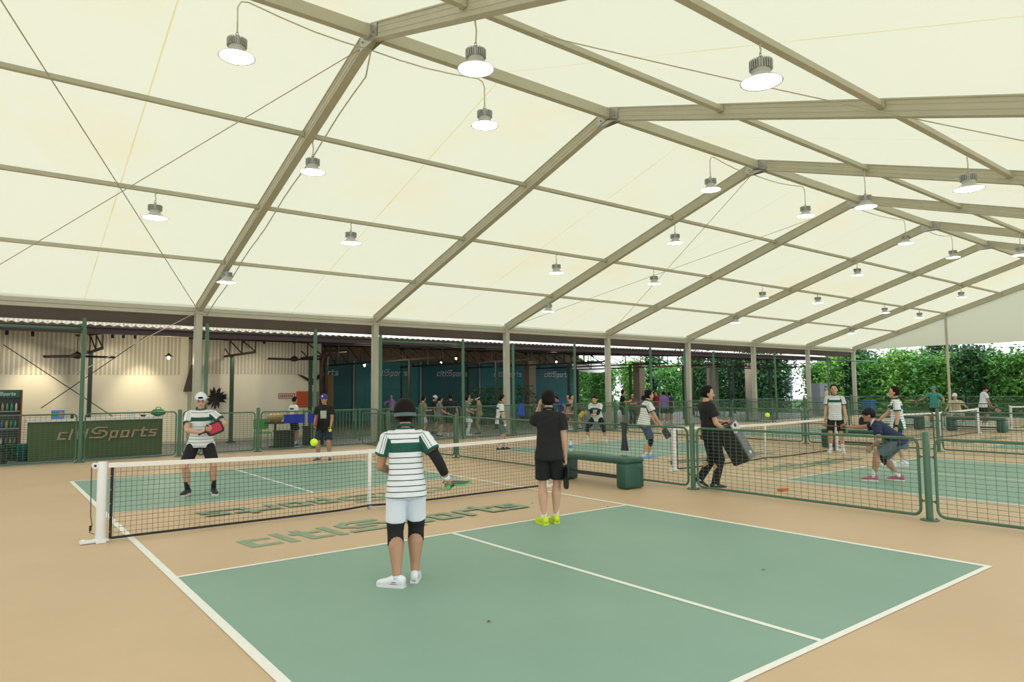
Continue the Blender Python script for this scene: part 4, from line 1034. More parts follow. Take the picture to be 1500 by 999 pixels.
SHOE = dict(white=mat('shoe_white', (.75, .77, .82), .5, 0, .1, 12), black=mat('shoe_black', (.02, .02, .025), .5), yellow=mat('shoe_yellow', (.62, .78, .02), .5), pink=mat('shoe_pink', (.48, .10, .18), .5), blue=mat('shoe_blue', (.25, .42, .70), .5), grey=mat('shoe_grey', (.12, .12, .13), .6), cream=mat('shoe_cream', (.75, .72, .50), .6))
def person(label, foot, top_py, face, pose={}, fit={}, H=None, skin=0, vox=.011, group=None):
    """foot: ground point (x, y); face: heading in degrees, 0 = away from the camera, 90 = to the picture's left, -90 = to its right"""
    fx, fy = foot[0], foot[1]; dep = float((np.array((fx, fy, 0))-CAM)@FW)
    view = math.atan2(fy-CAM[1], fx-CAM[0])-math.pi/2
    if H is None:
        lean_h = pose.get('hfac', 1.0); zt = CAM[2]+0; # height from the measured top of the head
        d = _ray(pose.get('px', 0) or float(750+((np.array((fx, fy, 1.6))-CAM)@RT)/((np.array((fx, fy, 1.6))-CAM)@FW)*FPX), top_py); k = dep/(d@FW); H = float((CAM+d*k)[2])/lean_h
        H = max(1.5, min(1.86, H))
    s = H/1.725
    t = empty('person', (fx, fy, 0), label, 'person', group, view+R(face))
    P = pose; pel = np.array(P.get('pel', (0, 0, .93)), float); sp = nrm(P.get('spine', (0, 0.03, 1))); tw = R(P.get('twist', 0))
    r = np.array((math.cos(tw), math.sin(tw), 0)); r = nrm(r-sp*np.dot(r, sp)+np.array((0, 0, P.get('roll', 0)))); r = nrm(r-sp*np.dot(r, sp)); f = np.cross(sp, r)
    up = np.array((0, 0, 1.)); pr = nrm(np.array((math.cos(R(P.get('hiptw', 0))), math.sin(R(P.get('hiptw', 0))), 0))); pf = np.cross(up, pr)
    bw = P.get('build', 1.0); lw_ = P.get('legw', 1.08)
    # blend of axis along the spine: straight hips to leaning chest
    def sx(h, lat=0, fwd=0):
        if h < .05: return pel+nrm(sp*.35+up*.65)*h+r*lat+f*fwd
        return pel+sp*h+r*lat+f*fwd
    sh = {-1: sx(.445, -.172*bw, -.005), 1: sx(.445, .172*bw, -.005)}; hip = {-1: pel+pr*-.09+up*-.03, 1: pel+pr*.09+up*-.03}
    hy, hp = R(P.get('hyaw', 0)), R(P.get('hpitch', 0))
    hf0 = f*math.cos(hy)+(-r)*math.sin(hy)
    if P.get('level', False): hf0 = nrm((hf0[0], hf0[1], 0)); hu0 = up
    else: hu0 = sp
    hr = nrm(np.cross(hf0, hu0)); hf = nrm(hf0*math.cos(hp)-hu0*math.sin(hp)); hu = nrm(np.cross(hr, hf))
    nb = sx(.52, 0, -.005); hc = nb+nrm(sp*.5+hu)*.105+hu*.045+hf*.025
    body = MB()
    prof = [(-.13, .10, .07, 0), (-.08, .150, .10, 0), (0, .160, .108, 0), (.08, .145, .10, 0), (.18, .128, .092, 0), (.30, .145, .10, .0), (.40, .150, .095, 0), (.44, .135, .082, 0), (.485, .09, .065, 0), (.53, .056, .054, 0)]
    loft(body, [(sx(h), r if h > .05 else nrm(r*.5+pr*.5), a*bw, f if h > .05 else nrm(f*.5+pf*.5), b*bw) for h, a, b, _ in prof], 22, 2.2)
    loft(body, [(nb-sp*.05, r, .058, f, .058), (nb+sp*.0, r, .054, f, .055), (nb+(hc-nb)*.5, hr, .051, hf, .054), (nb+(hc-nb)*.8, hr, .05, hf, .055)], 16)
    # head
    hA = (hr, hf, hu)
    def hfn(d):
        g = 1.0
        if d[2] < 0: g = 1-.16*abs(d[2])**1.2*(1 if d[1] < .2 else .35)
        return g
    body.ell(hc, (.076, .096, .118), 0, hA, 26, 18, hfn)
    body.ell(hc+hf*.042-hu*.070, (.050, .048, .046), 0, hA, 16, 10)
    body.ell(hc+hf*.088-hu*.103+hu*.0, (.020, .016, .015), 0, hA, 10, 8)
    body.ell(hc+hf*.098-hu*.022, (.0145, .020, .026), 0, hA, 10, 8)
    body.ell(hc+hf*.108-hu*.036, (.017, .014, .011), 0, hA, 10, 8)
    body.ell(hc+hf*.083+hu*.026, (.055, .016, .012), 0, hA, 12, 8)
    for q in (-1, 1): body.ell(hc+hr*q*.078-hf*.005-hu*.012, (.011, .020, .033), 0, hA, 10, 8)
    # arms
    lh = P.get('lh', (-.24, .04, .74)); rh = P.get('rh', (.24, .04, .74)); jt = {}
    fingers = MB()
    for q, tgt, hint in ((-1, lh, P.get('el_l', (-.25, -1, -.2))), (1, rh, P.get('el_r', (.25, -1, -.2)))):
        e, wv = ik(sh[q], tgt, .285, .25, hint); jt[q] = (e, wv)
        seglimb(body, sh[q]+(0, 0, 0), e, [(-.06, .040), (.0, .050), (.12, .053), (.35, .050), (.7, .044), (1.0, .040)], 14)
        body.ell(e, (.041, .041, .041), 0, None, 12, 8)
        seglimb(body, e, wv, [(0, .040), (.25, .043), (.6, .034), (1.0, .0245)], 14)
        hd = nrm(P.get('hd_l' if q < 0 else 'hd_r', wv-e)); pn = np.array(P.get('pn_l' if q < 0 else 'pn_r', (-q, 0.1, 0)), float); pn = nrm(pn-hd*np.dot(pn, hd)); sd = np.cross(hd, pn)*q
        curl = P.get('curl_l' if q < 0 else 'curl_r', .35)
        pc = wv+hd*.05
        loft(body, [(wv-hd*.01, sd, .025, pn, .020), (wv+hd*.02, sd, .034, pn, .018), (wv+hd*.06, sd, .041, pn, .016), (wv+hd*.088, sd, .040, pn, .013)], 14, 2.4)
        for k, (off, ln) in enumerate(((-.030, .070), (-.010, .078), (.010, .074), (.029, .058))):
            b0 = wv+hd*.080+sd*(-off)*1.0; pts = [b0-hd*.015, b0]; a = 0; d = hd
            for L_ in (.42, .32, .26):
                a += curl*1.25; d = hd*math.cos(a)+pn*math.sin(a); pts.append(pts[-1]+d*ln*L_)
            fingers.tube(pts, [.0088, .0092, .0088, .0080, .0066], 7)
        b0 = wv+hd*.025+sd*.026; td = nrm(hd*.65+sd*.75+pn*(.25+.7*curl))
        fingers.tube([b0-td*.01, b0+td*.022, b0+td*.044+pn*.004*curl, b0+td*.062+(pn*.014-sd*.012)*curl], [.012, .0125, .0105, .008], 7)
    # legs
    lf = P.get('lf', (-.11, 0.0, 0)); rf = P.get('rf', (.11, .0, 0)); lg = {}
    for q, ft, hint in ((-1, lf, P.get('kn_l', (-.12, 1, 0))), (1, rf, P.get('kn_r', (.12, 1, 0)))):
        yaw = R(ft[2]) if len(ft) > 2 else 0; lift = ft[3] if len(ft) > 3 else 0; pit = R(ft[4]) if len(ft) > 4 else 0
        tgt = np.array((ft[0], ft[1], .085+lift)); kn, an = ik(hip[q], tgt, .425, .415, hint); fd = np.array((-math.sin(yaw)*math.cos(pit), math.cos(yaw)*math.cos(pit), -math.sin(pit)))
        lg[q] = (kn, an, fd)
        seglimb(body, hip[q]+up*.03, kn, [(0, .082), (.12, .088), (.4, .078), (.75, .060), (1, .052)], 16)
        body.ell(kn, (.052, .052, .054), 0, None, 12, 8)
        u = nrm(an-kn); bk = nrm(-np.array(hint, float)+u*np.dot(np.array(hint, float), u)); sd = np.cross(u, bk)
        loft(body, [(kn+(an-kn)*tt+bk*o_, sd, rr_*lw_, bk, rr_*1.05*lw_) for tt, rr_, o_ in ((0, .051, 0), (.12, .052, .006), (.32, .060, .016), (.55, .049, .012), (.8, .036, .004), (.97, .034, 0))], 16)
        body.ell(an-up*.01, (.036, .036, .04), 0, None, 12, 8)
        fr = nrm(np.cross(fd, up)); fu = np.cross(fr, fd)
        loft(body, [(an-fu*.04-fd*.05, fr, .028, fu, .03), (an-fu*.045+fd*.03, fr, .034, fu, .03), (an-fu*.055+fd*.11, fr, .036, fu, .02)], 12)
    S_ = lambda mb: setattr(mb, 'v', [tuple(np.array(p)*s) for p in mb.v])
    S_(body); S_(fingers)
    bo = remeshed(body, 'body', SKIN[skin], t, vox*.85 if vox < .01 else vox, 2); addverts(bo, fingers)
    ch = {}
    def part(mb, name, m, smooth=True, parent=None, auto=None): S_(mb); o = mb.build(name, m, parent or t, smooth=smooth, auto=auto); ch[name] = o; return o
    # face details
    if vox < .016:
        for q in (-1, 1):
            e = MB(); e.ell(hc+hr*q*.030+hf*.0855+hu*.003, (.0125, .006, .0052), 0, hA, 10, 6); part(e, 'eye', M_eye)
            e = MB(); e.box(hc+hr*q*.031+hf*.097+hu*.026, (.019, .003, .0035), 0, ax=(nrm(hr-hf*q*.25), hf, hu)); part(e, 'eyebrow', M_hair, False)
        e = MB(); e.ell(hc+hf*.098-hu*.066, (.023, .006, .0055), 0, hA, 12, 6); part(e, 'mouth', M_lip)
    # hair and headgear
    hs = fit.get('hair', 'short')
    if hs != 'none':
        lng = fit.get('long', 0)
        def keep(d):
            if d[1] > .30 and d[2] < .55+.25*(1-abs(d[0])): return False
            if d[2] < -.42-lng: return False
            if d[1] > -.02 and d[2] < -.05: return False
            return True
        h = MB(); rn = random.Random(int(fx*100)); 
        def hfn2(d): return (1.0+.05*noise.noise(Vector(d*5+np.array((fx, fy, 0))))+fit.get('full', .05)*math.sin(math.pi*max(0, min(1, d[2])))) if keep(d) else .84
        th = fit.get('hth', .006 if fit.get('cap') else .014)
        h.ell(hc-hf*.004+hu*.004, (.076+th, .096+th*.9, .118+th), 0, hA, 40, 30, hfn2)
        part(h, 'hair', fit.get('hairm', M_hair))
    if fit.get('cap'):
        cm, back = fit['cap'] if isinstance(fit['cap'], tuple) else (fit['cap'], False); c = MB()
        c.ell(hc+hu*.018, (.098, .118, .125), 0, hA, 30, 20, lambda d: 1.0 if d[2] > .10 else .80)
        cp = part(c, 'cap', cm)
        bd = -hf if back else hf; c = MB(); V = []; n = 10
        for i in range(n+1):
            a = math.pi*i/n; V.append((math.cos(a)*.082, math.sin(a)*.105))
        c.prism(V, hc+hu*.030+bd*.085, (hr, nrm(bd-hu*.16), nrm(hu+bd*.16)), .010); part(c, 'cap_brim', cm, False, cp)
        c = MB(); c.ell(hc+hu*.145, (.009, .009, .006), 0, hA, 8, 6); part(c, 'cap_button', cm, True, cp)
        if back: c = MB(); c.ell(hc+hf*.098+hu*.062, (.042, .02, .020), 0, hA, 14, 8); part(c, 'cap_opening', M_hair, True, cp)
        elif fit.get('logo'): c = MB(); c.box(hc+hf*.118+hu*.075, (.016, .006, .02), 0, ax=hA); part(c, 'cap_logo', M_white, False, cp)
    if fit.get('visor') is not None:
        c = MB(); n = 30; V = []
        R_ = []
        for zz_, ro in ((-.006, .0), (.028, .0)):
            R_.append((hc+hu*(zz_+fit.get('bandz', 0))-hf*.002, hr, .0935+fit.get('bandr', 0), hf, .1125+fit.get('bandr', 0)))
        loft(c, R_, 30, 2, False); loft(c, [(a, b, c_+.004, d, e_+.004) for a, b, c_, d, e_ in R_], 30, 2, False); vb = part(c, 'headband', fit['visor'])
        if fit.get('brim', True):
            c = MB(); V = [(math.cos(math.pi*i/10)*.080, math.sin(math.pi*i/10)*.085) for i in range(11)]
            c.prism(V, hc+hu*.012+hf*.085, (hr, nrm(hf-hu*.12), nrm(hu+hf*.12)), .006); part(c, 'visor_brim', fit['visor'], False, vb)
    if fit.get('hijab'):
        c = MB(); c.ell(hc+hu*.0, (.094, .112, .135), 0, hA, 26, 18, lambda d: .8 if (d[1] > .55 and abs(d[2]) < .6) else 1); loft(c, [(nb-sp*.08, r, .16, f, .12), (nb-sp*.0, r, .10, f, .09), (nb+sp*.07, r, .08, f, .08)], 20); part(c, 'headscarf', fit['hijab'])
    if fit.get('glasses'):
        c = MB()
        for q in (-1, 1):
            c.tube([hc+hr*(q*.032+.021*math.cos(a))+hf*.105+hu*(.002+.014*math.sin(a)) for a in np.linspace(0, 2*math.pi, 13)], .0022, 5)
            c.tube([hc+hr*q*.054+hf*.10+hu*.006, hc+hr*q*.082+hf*.03+hu*.008, hc+hr*q*.084-hf*.0+hu*.0], .002, 5)
        c.tube([hc-hr*.012+hf*.112+hu*.004, hc+hr*.012+hf*.112+hu*.004], .002, 5); part(c, 'glasses', M_dark)
    # ---- shirt
    ez = fit.get('ease', .018); slv = fit.get('sleeve', .62)
    if fit.get('top') is not None:
        sb = MB(); hem = fit.get('hem', -.11)*min(1, sp[2]**1.2); hw_ = fit.get('hemw', 0)
        pf_ = [(hem, .188+hw_, .148), (hem+.035, .187+hw_*.8, .145), (max(0, hem+.045), .178+hw_*.3, .136), (.08, .164, .122), (.18, .152, .110), (.30, .155, .108), (.39, .163, .108), (.435, .155, .100), (.470, .128, .086), (.497, .096, .072), (.520, .074, .066), (.532, .066, .062)]
        loft(sb, [(sx(h), r if h > .05 else nrm(r*.5+pr*.5), a*bw+ez*.6, f if h > .05 else nrm(f*.5+pf*.5), b*bw+ez*.5) for h, a, b in pf_], 30, 2.3)
        for q in (-1, 1):
            if slv > 0: sb.ell(sh[q]-sp*.012, (.062+ez*.45, .062+ez*.45, .058+ez*.45), 0, None, 16, 12)
            if slv <= 0: sb.ell(sh[q]-r*q*.03, (.06, .06, .05)); continue
            e, wv = jt[q]; s0 = sh[q]-r*q*.055+sp*-.004
            cu = sh[q]+(e-sh[q])*min(slv, .98)
            seglimb(sb, s0, sh[q], [(0, .060+ez*.3), (1, .061+ez*.4)], 18)
            seglimb(sb, sh[q], cu, [(-.05, .060+ez*.4), (.15, .064+ez*.5), (.55, .061+ez*.8), (1, .060+ez*1.1)], 18)
            if slv > 1: seglimb(sb, e, e+(wv-e)*(slv-1), [(-.05, .05+ez*.6), (.5, .05+ez*.5), (1, .036+ez*.3)], 18); sb.ell(e, (.052+ez*.4,)*3)
        S_(sb)
        def paint(me):
            n = len(me.vertices); co = np.empty(n*3); me.vertices.foreach_get('co', co); co = co.reshape(-1, 3)/s
            # light cloth folds
            if vox < .012:
                nr = np.empty(n*3); me.vertices.foreach_get('normal', nr); nr = nr.reshape(-1, 3)
                d1 = co@sp; d2 = co@r
                disp = .0035*np.sin(d1*26+d2*14+2*np.sin(d2*11+fx))*np.sin(d2*9+d1*5+fy) + .002*np.sin(d1*60-d2*33+3*np.sin(d1*9))
                c2 = (co+nr*disp[:, None])*s; me.vertices.foreach_set('co', c2.ravel())
            tz = .515-(co-pel)@sp; arm = np.zeros(n); ang = np.zeros(n); ta = np.zeros(n)
            for q in (-1, 1):
                e, wv = jt[q]; a = sh[q]-r*q*.035; d = e-sh[q]; L_ = np.linalg.norm(d); u = d/L_
                rel = co-sh[q]; tt = rel@u; ds = np.linalg.norm(rel-np.outer(tt, u), axis=1); lat = ((co-pel)@r)*q
                isarm = (lat > .155*bw+.006) & (tt > -.03) & (ds < .115) | ((lat > .135*bw) & ((co-pel)@sp > .36) & (tt > .0) & (ds < .1))
                out = nrm(r*q*.35+np.array((0, 0, 1.))*.55+(-f)*.1); out = nrm(out-u*np.dot(out, u)); an = ((rel-np.outer(tt, u))@out)/np.maximum(ds, .01)
                arm[isarm] = 1; ang[isarm] = an[isarm]; ta[isarm] = (tt/L_/max(slv, .3))[isarm]
            for nm, arr in (('tz', tz), ('arm', arm), ('ang', ang), ('ta', ta)):
                at_ = me.attributes.new(nm, 'FLOAT', 'POINT'); at_.data.foreach_set('value', arr.astype(np.float32))
        remeshed(sb, 'shirt', fit['top'], t, vox*.9, 3, paint)
        if fit.get('collar'):
            c = MB(); c.tube([(sx(.528)+r*math.cos(a)*.068+f*math.sin(a)*.066+sp*(.012-.02*math.sin(a))) for a in np.linspace(0, 2*math.pi, 22)], .013, 7); part(c, 'collar', fit['collar'])
        if fit.get('chest'):
            (cm, x0, z0, w_, h_) = fit['chest']; c = MB(); nx_ = 8; vs = []
            for i in range(nx_+1):
                for k in (0, 1):
                    x = x0+w_*(i/nx_-.5); zz_ = z0+h_*k; xr_ = .158*bw+ez; yv = (.104*bw+ez*.9+.006)*max(0, 1-(abs(x)/xr_)**2.4)**(1/2.4); vs.append(sx(zz_, x, yv)); 
            c.add(vs+[v-f*.01 for v in vs], [(2*i, 2*i+2, 2*i+3, 2*i+1) for i in range(nx_)]+[(2*nx_+2+2*i, 2*nx_+2+2*i+1, 2*nx_+2+2*i+3, 2*nx_+2+2*i+2) for i in range(nx_)]); part(c, 'chest_print', cm)
    # ---- shorts / trousers / skirt
    bt = fit.get('bottom', ('short', CL['black']))
    if bt:
        kind, bm_ = bt; sb = MB()
        loft(sb, [(pel-pr*0-up*.13, pr, .165*bw, pf, .125*bw), (pel-up*.06, pr, .172*bw, pf, .128*bw), (pel+up*.02, pr, .168*bw, pf, .122*bw), (pel+sp*.06+up*.02, pr, .155*bw, pf, .110*bw)], 26, 2.3)
        for q in (-1, 1):
            kn, an, fd = lg[q]; hh = hip[q]
            if kind == 'short':
                e = hh+(kn-hh)*fit.get('slen', .80); seglimb(sb, hh+up*.02, e, [(0, .094*bw), (.3, .100*bw), (.7, .098*bw), (1, .100*bw)], 20)
            else:
                seglimb(sb, hh+up*.02, kn, [(0, .094*bw), (.3, .099*bw), (.7, .083), (1, .074)], 20); sb.ell(kn, (.074, .074, .074)); seglimb(sb, kn, kn+(an-kn)*.99, [(0, .074), (.4, .073), (.8, .066), (1, .066)], 18)
        if kind == 'skirt':
            k1 = (lg[-1][0]+lg[1][0])/2; loft(sb, [(pel-up*.05, pr, .17, pf, .125), (pel*.6+k1*.4, pr, .20, pf, .16), (pel*.2+k1*.8, pr, .23, pf, .19)], 26)
        S_(sb); remeshed(sb, {'short': 'shorts', 'long': 'trousers', 'skirt': 'skirt'}[kind], bm_, t, vox*.95, 3)
    # ---- sleeves on knees and elbows, socks, shoes
    for nm_, q in fit.get('knee', ()):
        kn, an, fd = lg[q]; hh = hip[q]; c = MB(); a = kn+(hh-kn)*.30; b = kn+(an-kn)*.30
        u1 = nrm(kn-a); c.tube([a, kn+(hh-kn)*.15, kn, kn+(an-kn)*.1, b], [.074*lw_, .067*lw_, .062*lw_, .061*lw_, .062*lw_], 18); part(c, 'knee_sleeve', nm_)
    for nm_, q in fit.get('elbow', ()):
        e, wv = jt[q]; c = MB(); c.tube([e+(sh[q]-e)*.36, e+(sh[q]-e)*.15, e, e+(wv-e)*.2, e+(wv-e)*.62], [.055, .052, .050, .049, .042], 16); part(c, 'elbow_sleeve', nm_)
    for nm_, q in fit.get('wrist', ()):
        e, wv = jt[q]; c = MB(); c.tube([e+(wv-e)*.74, e+(wv-e)*.92], [.034, .031], 14); part(c, 'wristband', nm_)
    so = fit.get('socks', CL['white']); shm = fit.get('shoes', 'white'); hgt = fit.get('sockh', .16)
    for q in (-1, 1):
        kn, an, fd = lg[q]; u = nrm(kn-an); fr = nrm(np.cross(fd, up)); fu = np.cross(fr, fd)
        c = MB(); c.tube([an-u*.02, an+u*.03, an+u*hgt*.7, an+u*hgt], [.040, .0395, .0405, .043 if hgt < .2 else .052], 14); part(c, 'sock', so)
        base = an-fu*.085
        c = MB(); out = [(-.078, .030), (-.06, .036), (-.02, .037), (.04, .038), (.10, .046), (.15, .046), (.185, .036), (.205, .016)]
        # upper
        hts = [.075, .088, .098, .088, .062, .048, .038, .026]
        R_ = []
        loft(c, [(base+fd*x+fu*(.018+h_*.5), fr, w_*.97, fu, h_*.52) for (x, w_), h_ in zip(out, hts)], 18, 2.3)
        sh_ = part(c, 'shoe', SHOE[shm])
        V = [(x, w_+.004) for x, w_ in out]+[(x, -w_-.004) for x, w_ in out[::-1]]
        c = MB(); c.prism([(y, x) for x, y in V], base+fu*.001, (fr, fd, fu), .026); part(c, 'sole', M_sole if shm != 'yellow' else SHOE['yellow'], False, sh_)
        if fit.get('accent'): c = MB(); c.ell(base+fd*.02+fu*.050, (.060, .0405, .011), 0, (fd, fr, nrm(fu+fd*.35))); c.ell(base-fd*.055+fu*.085, (.016, .026, .012), 0, (fd, fr, fu)); part(c, 'shoe_accent', fit['accent'], True, sh_)
        if vox < .01:
            c = MB()
            for k in range(4): c.tube([base+fd*(.045+k*.022)+fu*(.093-k*.011)+fr*w_ for w_ in (-.022, 0, .022)], .004, 5)
            part(c, 'lace', M_tape, True, sh_)
    W = Matrix.Translation(t.location) @ Matrix.Rotation(t.rotation_euler[2], 4, 'Z')
    def world(v): return np.array(W @ Vector(tuple(np.array(v)*s)))
    def wdir(v): return nrm(np.array(W.to_3x3() @ Vector(tuple(v))))
    return dict(t=t, jt=jt, world=world, dir=wdir, s=s, r=r, f=f, hc=hc, lg=lg, sh=sh)
# ---- paddles
M_pk = mat('paddle_black', (.02, .02, .022), .5)
def paddle(grip, d, nrm_, label, face_col, rim_col, hand_off=.0):
    """grip: world point of the fist centre, d: direction handle->blade, nrm_: blade normal"""
    d = nrm(d); n = nrm(np.array(nrm_)-d*np.dot(nrm_, d)); sd = np.cross(d, n)
    t = empty('paddle', grip, label, 'paddle', None)
    def o(x, y, z=0): return sd*x+d*y+n*z
    V = []; hw, hl, y0 = .098, .135, .195
    for q, (sx_, sy_) in enumerate(((1, 1), (-1, 1), (-1, -1), (1, -1))):
        rr_ = .045 if sy_ > 0 else .06
        for k in range(6): a = math.pi/2*(q+k/5); V.append((sx_*(hw-rr_)+rr_*math.cos(a), y0+sy_*(hl-rr_)+rr_*math.sin(a)))
    c = MB(); c.prism(V, -n*.0055, (sd, d, n), .011); c.build('blade', M_pk, t)
    if face_col is not M_pk: c = MB(); c.prism([(x*.74, y0+(y-y0)*.78+.008) for x, y in V], -n*.0075, (sd, d, n), .015); c.build('coloured_face', face_col, t)
    c = MB(); c.tube([o(x, y) for x, y in V]+[o(*V[0])], .008, 6); c.build('edge_guard', rim_col, t, smooth=True)
    c = MB(); c.tube([o(0, -.065), o(0, -.06), o(0, .06), o(0, .075)], [.017, .0155, .0145, .012], 12); g_ = c.build('grip', M_black, t, smooth=True)
    c = MB(); c.lathe([(.019, -.012), (.019, .004)], 12, o(0, -.062), 0, (sd, n, d)); c.build('butt_cap', rim_col, g_)
    return t
M_pg = mat('paddle_green', (.05, .55, .16), .4); M_pr = mat('paddle_red', (.48, .03, .07), .4); 
def fist(pp, q, k=.065):
    e, wv = pp['jt'][q]; return pp['world'](wv+nrm(wv-e)*k)
AW, TW, LFT, RGT = 0, 180, 90, -90   # headings seen from the camera
# --- the striped man seen from behind
g1 = (G(582, 860)+G(607, 850))/2
p1 = person('man seen from behind in a striped jersey, white shorts and black knee sleeves', g1, 585, 2,
    dict(pel=(0, 0, .925), spine=(-.02, .04, 1), twist=-4, lf=(-.085, -.10, 62), rf=(.085, .06, -8), rh=(.40, .02, .94), el_r=(.25, -.8, -.3), lh=(-.10, .24, 1.0), el_l=(-.7, -.5, -.6), curl_r=.95, hd_r=(.25, .55, -.55), pn_r=(-.3, .4, -.6), hpitch=4, build=.97, legw=1.25),
    dict(top=J_back, bottom=('short', CL['white']), visor=mat('visor_grey', (.10, .15, .16), .7), collar=cloth('jersey_green', GRN), knee=((CL['black'], -1), (CL['black'], 1)), elbow=((CL['black'], 1),), wrist=((CL['white'], 1),), shoes='white', hth=.024, full=.10, bandz=-.030, bandr=.010, brim=False, accent=mat('shoe_violet_accent', (.12, .16, .42), .5), hem=-.12, slen=.76), skin=1, vox=.0075)
h = fist(p1, 1, .07); paddle(h, p1['dir']((.42, .88, .0)), p1['dir']((.15, .25, .9)), 'green-edged paddle held flat by the striped man seen from behind', M_pk, M_pg)
# --- the man in black seen from behind
g2 = (G(797, 770)+G(814, 764))/2
p2 = person('man seen from behind in black with neon yellow shoes, hand raised to his face', g2, 571, -2,
    dict(pel=(0, 0, .93), spine=(0, .01, 1), lf=(-.075, -.06, 28), rf=(.075, .06, 14), lh=(-.13, .17, 1.50), el_l=(-.3, .15, -1), curl_l=.6, hd_l=(.15, .2, 1), rh=(.215, .03, .80), el_r=(.1, -1, 0), curl_r=.9, hyaw=3, build=.95),
    dict(top=CL['black'], bottom=('short', CL['black']), collar=CL['black'], shoes='yellow', sockh=.13, ease=.02, slen=.80), skin=0, vox=.008)
h = fist(p2, 1); paddle(h, p2['dir']((.0, -.12, -1)), p2['dir']((1, .3, 0)), 'black paddle hanging down in the hand of the black-shirted man', M_pk, M_pk)
# --- the player in a white cap facing the camera
g3 = (G(272, 727)+G(315, 722))/2
p3 = person('player with a white cap and glasses facing the camera behind the near net', g3, 572, 172,
    dict(pel=(.02, -.04, .88), spine=(.0, .14, 1), lf=(-.20, .02, 18), rf=(.20, .0, -18), kn_l=(-.5, 1, 0), kn_r=(.5, 1, 0), rh=(.0, .27, 1.03), el_r=(1, -.4, -.2), lh=(-.20, .30, 1.10), el_l=(-1, -.3, -.3), curl_r=.95, curl_l=.7, hd_r=(-.9, .3, .15), pn_r=(0, -.8, -.5), level=True, hpitch=10, hyaw=4),
    dict(top=J_front, bottom=('short', CL['black']), cap=(CL['white'], True), glasses=True, collar=cloth('jersey_green', GRN), socks=CL['black'], shoes='black', slen=.80, hem=-.10, hemw=.028), skin=0, vox=.009, H=1.76)
h = fist(p3, 1); paddle(h, p3['dir']((-.85, .15, .35)), p3['dir']((-.25, 1, .1)), 'black paddle with red face held by the player in a white cap', M_pr, M_pk)
# --- purple cap
g4 = (G(465, 677)+G(484, 674))/2
p4 = person('man with a blue cap and black printed T-shirt standing at the far baseline', g4, 577, 168,
    dict(lf=(-.15, 0, 10), rf=(.15, 0, -20), rh=(.22, .12, .92), lh=(-.20, .20, .88), curl_l=.8, curl_r=.9, pel=(0, 0, .92), hyaw=-12, level=True),
    dict(top=CL['black'], bottom=('short', CL['dnavy']), cap=(CL['cobalt'], False), logo=True, chest=(mat('print_grey', (.45, .45, .36), .7, 0, .4, 50), 0, .18, .15, .20), shoes='grey', slen=.85, ease=.026), skin=1, vox=.011)
h = fist(p4, 1); paddle(h, p4['dir']((-.35, .5, .9)), p4['dir']((.9, .3, .2)), 'red-edged paddle held up by the blue-capped man', M_pk, M_pr)
c = MB(); c.ell((0, 0, 0), (.037, .037, .037), 0, None, 16, 12); tag(c.build('pickleball', M_ball, None, True, loc=fist(p4, -1, .10)), 'yellow pickleball in the hand of the blue-capped man', 'ball')
# --- speaker carrier
g5 = G(1042, 716)
p5 = person('man in a black T-shirt and black trousers carrying a large loudspeaker behind the fence', g5, 564, -64,
    dict(pel=(0, .02, .93), spine=(0, -.14, 1), lf=(-.10, -.16, 0, .06, 25), rf=(.08, .03, 0), rh=(.14, .22, .96), lh=(-.12, .34, 1.10), el_r=(.5, -1, -.5), el_l=(-.5, -1, -.5), curl_r=.35, curl_l=.5, hd_r=(-.1, .9, -.35), pn_r=(-1, 0, .2), hpitch=14, hyaw=-18),
    dict(top=CL['black'], bottom=('long', CL['black']), chest=(CL['white'], .05, .33, .12, .045), shoes='black', ease=.024), skin=0, vox=.010)
# the loudspeaker itself
M_sp = mat('speaker_black', (.018, .018, .02), .55); M_gl = mat('speaker_grille', (.16, .17, .18), .6, .2, .1, 60); M_gl2 = mat('speaker_pale', (.50, .52, .54), .5)
f5 = nrm((RT[0], RT[1], 0)); r5 = nrm(-np.array((FW[0], FW[1], 0))); upv = np.array((0, 0, 1.)); tl_ = math.radians(28)
ax_u = nrm(upv*math.cos(tl_)-f5*math.sin(tl_)); ax_f = nrm(f5*math.cos(tl_)+upv*math.sin(tl_)); q_ = math.radians(38); sd_ = nrm(np.cross(ax_f, ax_u)); sd_ = sd_ if sd_@r5 > 0 else -sd_; ax_f, r5 = nrm(ax_f*math.cos(q_)+sd_*math.sin(q_)), nrm(sd_*math.cos(q_)-ax_f*math.sin(q_)); cen = at(1076, 650, float((g5-CAM)@FW)-.02)
t = empty('loudspeaker', cen, 'tilted black and grey loudspeaker carried by the man behind the fence', 'loudspeaker')
c = MB(); c.cbox((0, 0, 0), (.155, .33, .14), .03, 0, (ax_f, ax_u, r5), 3); c.v = c.v; c.build('cabinet', M_sp, t)
c = MB(); c.box(ax_f*.163-ax_u*.07, (.012, .25, .135), 0, ax=(ax_f, ax_u, r5)); c.build('grille', M_gl, t)
c = MB(); c.box(ax_f*.161+ax_u*.255, (.012, .075, .135), 0, ax=(ax_f, ax_u, r5)); c.ell(ax_f*.174+ax_u*.29, (.01, .03, .05), 1, (ax_f, ax_u, r5)); c.build('horn_panel', [M_gl2, M_black], t)
c = MB(); c.box(ax_f*.175-ax_u*.22, (.006, .022, .03), 0, ax=(ax_f, ax_u, r5)); c.build('badge', M_white, t)
c = MB(); c.tube([ax_u*.335-ax_f*.08, ax_u*.38-ax_f*.07, ax_u*.38+ax_f*.07, ax_u*.335+ax_f*.08], .014, 8); c.build('handle', M_sp, t)
